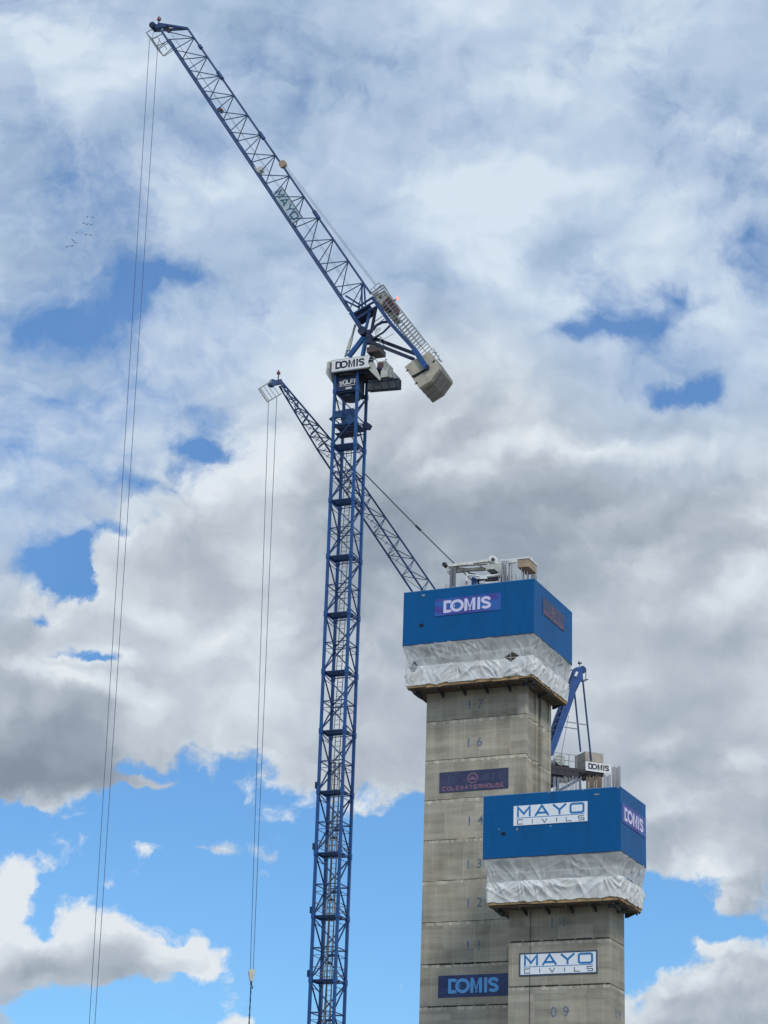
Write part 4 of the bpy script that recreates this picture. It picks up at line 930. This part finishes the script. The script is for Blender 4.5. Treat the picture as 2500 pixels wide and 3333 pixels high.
# counter-jib
beam('counter_jib_beam', BLUE2, [((q1, (690, 395)), (q1, (860, 640))), ((q1, (860, 640)), (q1, (1120, 925)))], (-1.3, 1.0), .26, .30)
beam('counter_jib_beam', BLUE, [((q1, (1110, 915)), (q1, (1245, 1115)))], (-1.62,), .34, .42)
m_ = MB(); m_.bar(q1(1235, 1110, -1.62), q1(1265, 1108, -1.62), .42, .35); m_.build('ballast_pin', NAVY, c1)
beam('tie_bar', NAVY, [((q1, (690, 800)), (q1, (1140, 970)))], (1.0,), .22, .26); beam('tie_bar', NAVY, [((q1, (660, 842)), (q1, (1110, 1020)))], (-1.3,), .22, .26)
m_ = MB()
for v in (-1.0, 1.0):
    m_.path([q1(665, 735, v), q1(720, 665, v), q1(780, 635, v), q1(850, 628, v)], .22, 6); m_.path([q1(700, 795, v), q1(790, 740, v), q1(860, 670, v)], .17, 6)
m_.build('curved_brace', NAVY, c1)
m_ = MB()
for v in (-.4, .8):
    m_.bar(q1(700, 630, v), q1(780, 570, v), .05); m_.bar(q1(720, 660, v), q1(800, 600, v), .05); m_.bar(q1(690, 690, v), q1(700, 620, v), .05)
    for k in range(5): m_.bar(q1(700+k*14, 700-k*3, v), q1(715+k*12, 770-k*14, v), .04)
m_.bar(q1(790, 815, 0), q1(900, 752, 0), .03); m_.build('access_stair', GREY, c1)
# walkway and railing along the counter-jib
segs = [((735, 410), (790, 250), (1010, 580)), ((905, 640), (1030, 590), (1150, 720)), ((1010, 760), (1165, 740), (1305, 880)), ((1140, 900), (1310, 900), (1395, 1045))]
wk = MB(); dirj = (q1(1120, 925)-q1(860, 640)).normalized(); nrm = Vector((-dirj.z, 0, dirj.x)); nrm = nrm if nrm.z > 0 else -nrm
J0, J1 = q1(700, 390, 0), q1(1180, 1010, 0); Lj = (J1-J0).length
for v in (-1.35, 1.15):
    n = 22
    for i in range(n+1):
        b = J0+(J1-J0)*i/n+Vector((0, v, 0))
        wk.bar(b, b+nrm*1.15, .045)
    for h_ in (.6, 1.15): wk.bar(J0+nrm*h_+Vector((0, v, 0)), J1+nrm*h_+Vector((0, v, 0)), .055)
for i in range(0, 34): b = J0+(J1-J0)*i/33+nrm*.16; wk.bar(b+Vector((0, -1.2, 0)), b+Vector((0, 1.1, 0)), .05)
for a, b in (((1310, 900), (1385, 1050)), ((1330, 950), (1395, 1045)), ((1310, 950), (1350, 950)), ((1345, 985), (1375, 985)), ((1350, 1020), (1405, 1040))): wk.bar(q1(*a, -1.3), q1(*b, -1.3), .05)
wk.build('counter_jib_railing', GREY, c1)
# winch house at the head and motor box
MB().prism([q1(700, 355, -1.0), q1(800, 300, -1.0), q1(865, 375, -1.0), q1(830, 420, -1.0), q1(755, 465, -1.0)], (0, 1.9, 0)).build('winch_house', mat('beige_winch_house', (.52, .51, .44), .5, 0, .15, 2.), c1)
m_ = MB()
for a, b in (((672, 330), (790, 247)), ((790, 247), (830, 305)), ((690, 345), (800, 275)), ((672, 330), (730, 440)), ((790, 247), (890, 400))): m_.bar(q1(*a, -1.2), q1(*b, -1.2), .09); m_.bar(q1(*a, 1.1), q1(*b, 1.1), .07)
m_.build('house_frame', GREY, c1)
MB().prism([q1(785, 430, -1.15), q1(850, 370, -1.15), q1(895, 430, -1.15), q1(870, 490, -1.15), q1(815, 490, -1.15)], (0, 1.6, 0)).build('luffing_winch', MAROON, c1)
MB().prism([q1(835, 560, -1.25), q1(885, 520, -1.25), q1(930, 572, -1.25), q1(880, 612, -1.25)], (0, 1.0, 0)).build('motor_box', mat('olive_grey_box', (.22, .22, .18), .6), c1)
m_ = MB(); m_.disc(q1(762, 368, -1.02), (0, 1, 0), .13, .08); m_.build('house_vent', DARK, c1)
m_ = MB(); pl_ = q1(935, 390, -1.2); m_.bar(q1(890, 418, -1.2), pl_, .08); m_.build('lamp_bracket', DARK, c1)
m_ = MB(); m_.bar(pl_+Vector((-.03, 0, -.08)), pl_+Vector((.03, 0, .12)), .2, n=10); m_.build('beacon_lamp', LIT, c1)
# counterweight: slabs side by side, each its own piece
prof = [(705, 1515), (850, 1400), (980, 1340), (1110, 1240), (1285, 1490), (1285, 1540), (1140, 1745), (945, 1865)]
pr = [q4(*p, -1.55) for p in prof]; nS = 7; wS = 3.25/nS
cw = None
for i in range(nS):
    off = Vector((0, i*wS+.0, 0)); k = 1-.03*(i % 2); cc_ = sum(pr, Vector())/len(pr)
    o = MB().prism([cc_+(p-cc_)*k+off for p in pr], (0, wS-.05, 0)).build('counterweight_slab', CWT if i == 0 else CWT2, c1)
m_ = MB(); m_.prism([q4(1050, 1545, -1.57), q4(1060, 1580, -1.57), q4(865, 1700, -1.57), q4(820, 1665, -1.57)], (0, .015, 0)); m_.build('ballast_slot', BLACKISH, c1)  # flat dark plate on the slab face, painted as the shade inside its slot
m_ = MB()
for p in ((755, 1565), (905, 1780), (1200, 1410)): c = q4(*p, -1.6); m_.bar(c, c+Vector((0, .06, 0)), .16, n=8); m_.bar(c, c+Vector((-.15, 0, -.12)), .06)
m_.build('lifting_eye', DARK, c1)
# ropes
m_ = MB(); m_.bar(F1.v(921, 535), F1.v(1222, 930), .035, n=5); m_.bar(F1.v(926, 533, .3), F1.v(1226, 928, .3), .035, n=5); m_.build('luffing_rope', ROPE, c1)
m_ = MB(); m_.bar(q2(440, 265, .2), q1(560, 420, .2), .03, n=5); m_.bar(q2(440, 265, -.35), q1(450, 300, -.35), .025, n=5); m_.build('inner_rope', ROPE, c1)
hA_ = q2(212, 455, 0); hB_ = q2(312, 560, 0); 
for p in (F1.v(487, 128), F1.v(514, 142)):
    bot = Vector((p.x+(.25 if p.x < F1.v(500, 145).x else -.25)+1.45, 0, 5.2)); MB().bar(p, bot, .055, n=6).build('hoist_rope', ROPE, c1)
pm = F1.v(500, 145)+Vector((1.45, 0, 0)); m_ = MB(); m_.box((pm.x-.45, -.2, 4.2), (pm.x+.45, .2, 5.3)); m_.bar((pm.x, 0, 4.2), (pm.x, 0, 3.2), .2, n=8); m_.build('hook_block', CREAM, c1)

# ------------------------------------------------------------------ crane 2 (behind the cores)
F2 = Frame((0, 185), -.384)
dd = F2._ray(1763, 2530); P = CAM+dd*(185/dd[1]); F2 = Frame((P[0], P[1]), -.384)
c2 = thing('tower_crane', F2, 'smaller blue luffing tower crane behind the concrete cores, with a hook block on its ropes', 'tower crane', 'luffing tower cranes')
t4 = lambda x, y, v=0.: F2.v(800+x*.30139, 1180+y*.30139, v)
t5 = lambda x, y, v=0.: F2.v(1280+x*.38578, 1780+y*.38578, v)
t8 = lambda x, y, v=0.: F2.v(1760+x*.21700, 2120+y*.21700, v)
zdk = t8(300, 1720, -1.4).z
mast(c2, 1.0, zdk-1.2, 4.83, zdk-1.5, BLUE, BLUE2)
m_ = MB(); m_.bar((0, 0, zdk-1.5), (0, 0, zdk-.3), 2.2, n=24); m_.build('slewing_column', NAVY, c2)
root2 = F2.v(1745, 2503)
lo_t = t4(372, 245); up_t = t4(392, 212)
lo_k = F2.v(1043.5, 1451); up_k = F2.v(1091, 1447)
dl = (root2-lo_k)
up_r = F2.v(1560, 2118)
# main part and tapered head part
L2, U2 = jib(c2, F2.v(1600, 2284), lo_k, F2.v(1655, 2264), up_k, .82, 12, .82, BLUE2, STEELB, .17, .16, .08)
m_ = MB()
for s in (-1, 1):
    m_.bar(F2.v(1600, 2284)+Vector((0, s*.82, 0)), root2+Vector((0, s*.82, 0)), .16, n=8)
m_.bar(F2.v(1655, 2264), root2, .16, n=8); m_.build('jib_foot', BLUE2, c2)
h2 = MB(); b2m = MB()
for s in (-1, 1):
    h2.bar(lo_k+Vector((0, s*.82, 0)), lo_t+Vector((0, s*.22, 0)), .15, n=8)
h2.bar(up_k, up_t, .16, n=8); h2.build('jib_head_chord', BLUE2, c2)
NB = 5
for i in range(NB):
    a, b = i/NB, (i+1)/NB; mid = (a+b)/2
    for s in (-1, 1):
        la = lerp(lo_k+Vector((0, s*.82, 0)), lo_t+Vector((0, s*.22, 0)), a); lb = lerp(lo_k+Vector((0, s*.82, 0)), lo_t+Vector((0, s*.22, 0)), b); um = lerp(up_k, up_t, mid)
        b2m.bar(la, um, .07); b2m.bar(um, lb, .07)
    la = lerp(lo_k+Vector((0, -.82, 0)), lo_t+Vector((0, -.22, 0)), a); lb = lerp(lo_k+Vector((0, .82, 0)), lo_t+Vector((0, .22, 0)), a); b2m.bar(la, lb, .06); b2m.bar(la, lerp(lo_k+Vector((0, .82, 0)), lo_t+Vector((0, .22, 0)), b), .05)
b2m.build('jib_bracing', BLUE2, c2)
# walkway boards between the lower chords (pinkish grating seen in places)
m_ = MB()
for (a, b) in ((.0, .22), (.62, .80)): pass
for t_ in np.linspace(.02, .95, 16): c = lerp(lo_k, lo_t, t_); m_.bar(c+Vector((0, -.3*(1-t_)-.1, .1)), c+Vector((0, .3*(1-t_)+.1, .1)), .06, .04)
for t_ in np.linspace(.55, 1., 22): c = L2(t_, 0); m_.bar(c+Vector((0, -.35, .08)), c+Vector((0, .3, .08)), .06, .04)
m_.build('jib_walkway', mat('pinkish_grating', (.22, .19, .27), .7), c2)
m_ = MB(); m_.bar(t4(265, 232), t4(385, 207), .42, .36); m_.disc(t4(285, 225), (0, 1, 0), .30, .5); m_.build('jib_head', BLUE2, c2)
m_ = MB()
for v in (-.55, .55):
    cs = [t4(140, 285, v), t4(235, 425, v), t4(385, 335, v), t4(280, 200, v)]
    for a, b in ((0, 1), (1, 2), (3, 0)): m_.bar(cs[a], cs[b], .09)
    m_.bar(lerp(cs[0], cs[3], .1), lerp(cs[1], cs[2], .12), .05)
for k in range(6): m_.bar(lerp(t4(140, 285, -.55), t4(235, 425, -.55), k/5), lerp(t4(140, 285, .55), t4(235, 425, .55), k/5), .05)
for k in range(4): m_.bar(lerp(t4(160, 275, 0), t4(270, 205, 0), k/3.3), lerp(t4(250, 415, 0), t4(375, 340, 0), k/3.3), .04)
m_.build('tip_basket', GREY, c2)
cyl_light(c2, t4(350, 195)+Vector((0, 0, .1)), RED, .2, .13)
# A-frame and pendants
BLUE3 = mat('crane_violet_blue', (.016, .072, .25), .5, 0, .25, 2.)
hp = [(530, 240), (620, 228), (640, 430), (600, 450), (555, 510), (505, 690), (250, 1400), (185, 1560), (120, 1560), (180, 1380), (410, 690), (430, 600), (495, 400)]
m_ = MB(); m_.prism([t8(*p, -.9) for p in hp], (0, .35, 0)); m_.build('a_frame_leg', BLUE3, c2)
m_ = MB(); m_.prism([t8(*p, .75) for p in [(500, 260), (600, 235), (610, 430), (350, 1000), (150, 1500), (60, 1500), (220, 1000)]], (0, .3, 0)); m_.build('a_frame_leg', BLUE2, c2)
m_ = MB(); c = t8(532, 345, -.92); m_.bar(c+Vector((-.09, 0, -.2)), c+Vector((.09, 0, .2)), .22, n=10); m_.build('oval_plate', WHITE, c2)
m_ = MB(); m_.disc(t8(585, 300), (0, 1, 0), .33, 1.2); m_.build('head_sheave', BLUE2, c2)
m_ = MB()
for k in range(7): y = 800+k*95; m_.bar(t8(330-k*33, y, -.3), t8(300-k*30, y+70, .6), .12)
m_.build('a_frame_ladder', BLUE2, c2)
m_ = MB(); m_.box((t8(655, 360).x-.12, -.5, t8(655, 440).z), (t8(655, 360).x+.16, .5, t8(655, 435).z))
for a, b in (((640, 275), (680, 280)), ((680, 280), (675, 440)), ((640, 440), (680, 440))): m_.bar(t8(*a, -.5), t8(*b, -.5), .06)
m_.build('head_basket', GREY, c2)
m_ = MB(); m_.bar(t8(585, 225), t8(585, 180), .06); m_.bar(t8(560, 178), t8(612, 178), .12); m_.bar(t8(575, 178), t8(575, 150), .08); m_.build('wind_gauge', DARK, c2)
for a, b, v in (((632, 440), (758, 1640), -1.0), ((510, 640), (598, 1505), 1.0)): MB().bar(t8(*a, v), t8(*b, v), .16, n=8).build('pendant_bar', BLUE2, c2)
m_ = MB(); m_.bar(t8(385, 1055, -1.0), t8(700, 1105, -1.0), .07); m_.bar(t8(355, 1137, 1.0), t8(555, 1167, 1.0), .07); m_.build('spreader_rod', GREY, c2)
MB().bar(t8(420, 960, .2), t8(310, 1540, .2), .03, n=4).build('guy_rope', ROPE, c2)
# counter deck, winch, railing, ballast, board
x0 = t8(20, 1700, -1.2).x; xr = t8(950, 1830, -1.2).x; zt2 = t8(500, 1750, -1.2).z; 
m_ = MB(); m_.box((x0, -1.2, zt2-.28), (xr, 1.2, zt2)); m_.box((x0, -1.18, zt2-.75), (t8(560, 1900, -1.0).x, 1.15, zt2-.281)); m_.box((x0, -1.0, zt2-1.1), (t8(380, 1900, -1.0).x, .8, zt2-.752)); m_.build('counter_deck', mat('plum_dark_steel', (.035, .03, .04), .6, 0, .3, 2.), c2)
m_ = MB()
for k in range(9): xx = x0+(xr-x0)*k/8; m_.box((xx-.05, -1.25, zt2-.34), (xx+.05, 1.25, zt2-.285))
m_.build('deck_rib', NAVY, c2)
m_ = MB(); c = t8(270, 1640, -.6); m_.bar((c.x, -.9, c.z), (c.x, .5, c.z), .62, n=18); m_.bar((c.x, -.95, c.z), (c.x, -.901, c.z), .95, n=20); m_.build('winch_drum', CREAM, c2)
m_ = MB(); m_.box((c.x-.35, -.8, zt2+.002), (c.x+.9, .4, zt2+.25)); m_.build('winch_base', DARK, c2)
m_ = MB(); xa, xb = t8(200, 1600, -1.2).x, t8(535, 1600, -1.2).x
for v in (-1.2, 1.2):
    for zz in (.55, 1.1): m_.bar((xa, v, zt2+zz), (xb, v, zt2+zz), .045)
    for k in range(4): xx = xa+(xb-xa)*k/3; m_.bar((xx, v, zt2), (xx, v, zt2+1.1), .045)
m_.build('railing', GREY, c2)
wv = -.95; wc = t8(668, 1500, wv); wl = t8(940, 1540, wv); zt3 = wc.z
zmid = t8(668, 1640, wv).z
for (za, zb_) in ((zmid+.012, zt3), (zt2+.003, zmid-.012)):
    MB().box((wc.x, wv, za), (wl.x, .95, zb_)).build('counterweight_slab', mat('ballast_beige', (.42, .38, .32), .85, 0, .2, 1.5, .02), c2)
s0_, s1_, s2_, s3_ = t8(672, 1648, -1.3), t8(1050, 1700, -1.3), t8(1045, 1825, -1.3), t8(680, 1800, -1.3)
sz1 = (s0_.z+s1_.z)/2; sz0 = (s2_.z+s3_.z)/2; sx0 = s0_.x; sx1 = s1_.x
sb2 = MB().box((sx0, -1.33, sz0), (sx1, -1.29, sz1)).build('sign_board', WHITE, c2)
m_ = MB(); write_domis(m_, lambda a, b: (a, -1.337, b), sx0+(sx1-sx0)*.10, sz0+(sz1-sz0)*.22, (sx1-sx0)*.82, (sz1-sz0)*.62, .22); m_.build('lettering', INK_BLACK, sb2)
m_ = MB(); m_.bar(t8(560, 1930, -.9), t8(150, 2160, -.9), .22); m_.bar(t8(590, 1900, -.9), t8(600, 2200, -.9), .14); m_.bar(t8(560, 1930, .9), t8(150, 2160, .9), .22); m_.build('raking_strut', BLUE2, c2)
# ropes of crane 2
a = F2.v(1182, 1536); b = F2.v(1862, 2182); pts = [lerp(a, b, i/12)-Vector((0, 0, .45*math.sin(math.pi*i/12))) for i in range(13)]
MB().path(pts, .10, 6).build('luffing_rope', ROPE, c2)
m_ = MB(); m_.bar(pts[3], lerp(pts[3], pts[4], .3), .2, n=8); m_.build('rope_clamp', DARK, c2)
pa, pb_ = F2.v(874, 1308), F2.v(901, 1290); hz = F2.v(819, 3170).z
hx = F2.v(819, 3170).x
hxw = hx
for p, s in ((pa, -1), (pb_, 1)): MB().bar(p, (hxw+s*.12, 0, hz+.15), .05, n=6).build('hoist_rope', ROPE, c2)
m_ = MB(); m_.disc((hxw, 0, hz+.1), (0, 1, 0), .26, .22); m_.prism([(hxw-.27, -.1, hz+.15), (hxw+.27, -.1, hz+.15), (hxw+.1, -.1, hz-.55), (hxw-.1, -.1, hz-.55)], (0, .2, 0)); m_.build('hook_block', mat('pale_hook_block', (.6, .6, .52), .5), c2)
m_ = MB(); m_.bar((hxw, 0, hz-.5), (hxw, 0, hz-.85), .16, n=8); m_.path([(hxw+.02, 0, hz-.85), (hxw+.14, 0, hz-.95), (hxw+.1, 0, hz-1.1), (hxw-.06, 0, hz-1.08)], .08, 6); m_.build('hook', DARK, c2)
Fc = Frame(tuple((F2.o+F2.r*hxw)[:2]), F2.phi)
ch = thing('lifting_chain', Fc, 'long dark lifting chain hanging straight down from the hook block', 'chain')
m_ = MB(); z = hz-.9; k = 0
while z > 1.0:
    if k % 2: m_.box((-.05, -.03, z-.36), (.05, .03, z))
    else: m_.box((-.03, -.05, z-.36), (.03, .05, z))
    z -= .30; k += 1
m_.build('chain_links', mat('chain_blue_steel', (.03, .09, .17), .5, .3), ch)

# ------------------------------------------------------------------ birds
bs = [(283.8, 706.5, .3, 'topmost of the flock'), (301.7, 707.8, .9, ''), (272, 726.9, .2, ''), (283.8, 730, .1, ''), (296, 731.8, -.2, ''), (248.8, 758.6, .1, ''), (278.9, 764.7, 1.2, ''), (294.8, 765.5, .7, ''), (237, 781.8, 1.3, ''), (243.9, 790, .6, ''), (219, 803, 1.1, ''), (234, 801, .8, '')]
BIRD = mat('bird_feathers', (.32, .36, .42), .8)
def bird_parts():
    b = MB(); n = 8; prof_ = [(-.26, .012), (-.2, .04), (-.08, .075), (.05, .08), (.14, .05), (.2, .045), (.25, .02), (.29, .004)]
    for i, (x, r) in enumerate(prof_):
        b.vs += [(x, r*math.cos(2*math.pi*k/n), r*math.sin(2*math.pi*k/n)) for k in range(n)]
    for i in range(len(prof_)-1):
        for k in range(n): b.fs.append((i*n+k, i*n+(k+1) % n, (i+1)*n+(k+1) % n, (i+1)*n+k))
    b.add([(-.26, -.02, 0), (-.26, .02, 0), (-.40, .09, .005), (-.40, -.09, .005), (-.26, 0, .015)], [(0, 1, 2, 3), (0, 3, 4), (1, 4, 2)])
    ws = []
    for s in (-1, 1):
        w_ = MB(); top_ = [(.10, s*.05, .03), (.13, s*.26, .13), (.03, s*.56, .10), (-.03, s*.54, .10), (-.09, s*.26, .12), (-.10, s*.05, .03)]
        w_.vs = top_+[(x, y, z-.018) for x, y, z in top_]; w_.fs = [(0, 1, 4, 5), (1, 2, 3, 4), (11, 10, 7, 6), (10, 9, 8, 7)]+[(i, (i+1) % 6, (i+1) % 6+6, i+6) for i in range(6)]
        ws.append(w_)
    return b, ws
lab = ['small dark bird at the top of the flock', 'faint bird at the top right of the flock', 'dark bird leading the second row of the flock', 'middle bird of the second row of the flock', 'right hand bird of the second row of the flock',
       'dark lone bird at the left of the third row', 'middle bird of the third row of the flock', 'right hand bird of the third row of the flock', 'upper bird of the close pair low in the flock', 'lower bird of the close pair low in the flock',
       'lowest and leftmost bird of the flock', 'faint bird just right of the lowest one in the flock']
proto = None
for i, (x, y, yaw, _) in enumerate(bs):
    d = fw+rt*(x-PW/2)/FPX-up*(y-PH/2)/FPX; P = CAM+d*(430+10*math.sin(i*2.1))
    if proto is None:
        body, wings = bird_parts(); o = bpy.data.objects.new('bird', None); COL.objects.link(o)
        body.build('body', BIRD, o, True)
        for w_ in wings: w_.build('wing', BIRD, o)
        proto = o; kids = list(o.children)
    else:
        o = proto.copy(); COL.objects.link(o)
        for k_ in kids: c_ = k_.copy(); COL.objects.link(c_); c_.parent = o
    o.location = P; o.rotation_euler = (.35*math.sin(i*1.7), .2, yaw+.3*i % 1.5); o.scale = (.72,)*3
    tag(o, lab[i], 'bird', 'birds flying in a loose flock')
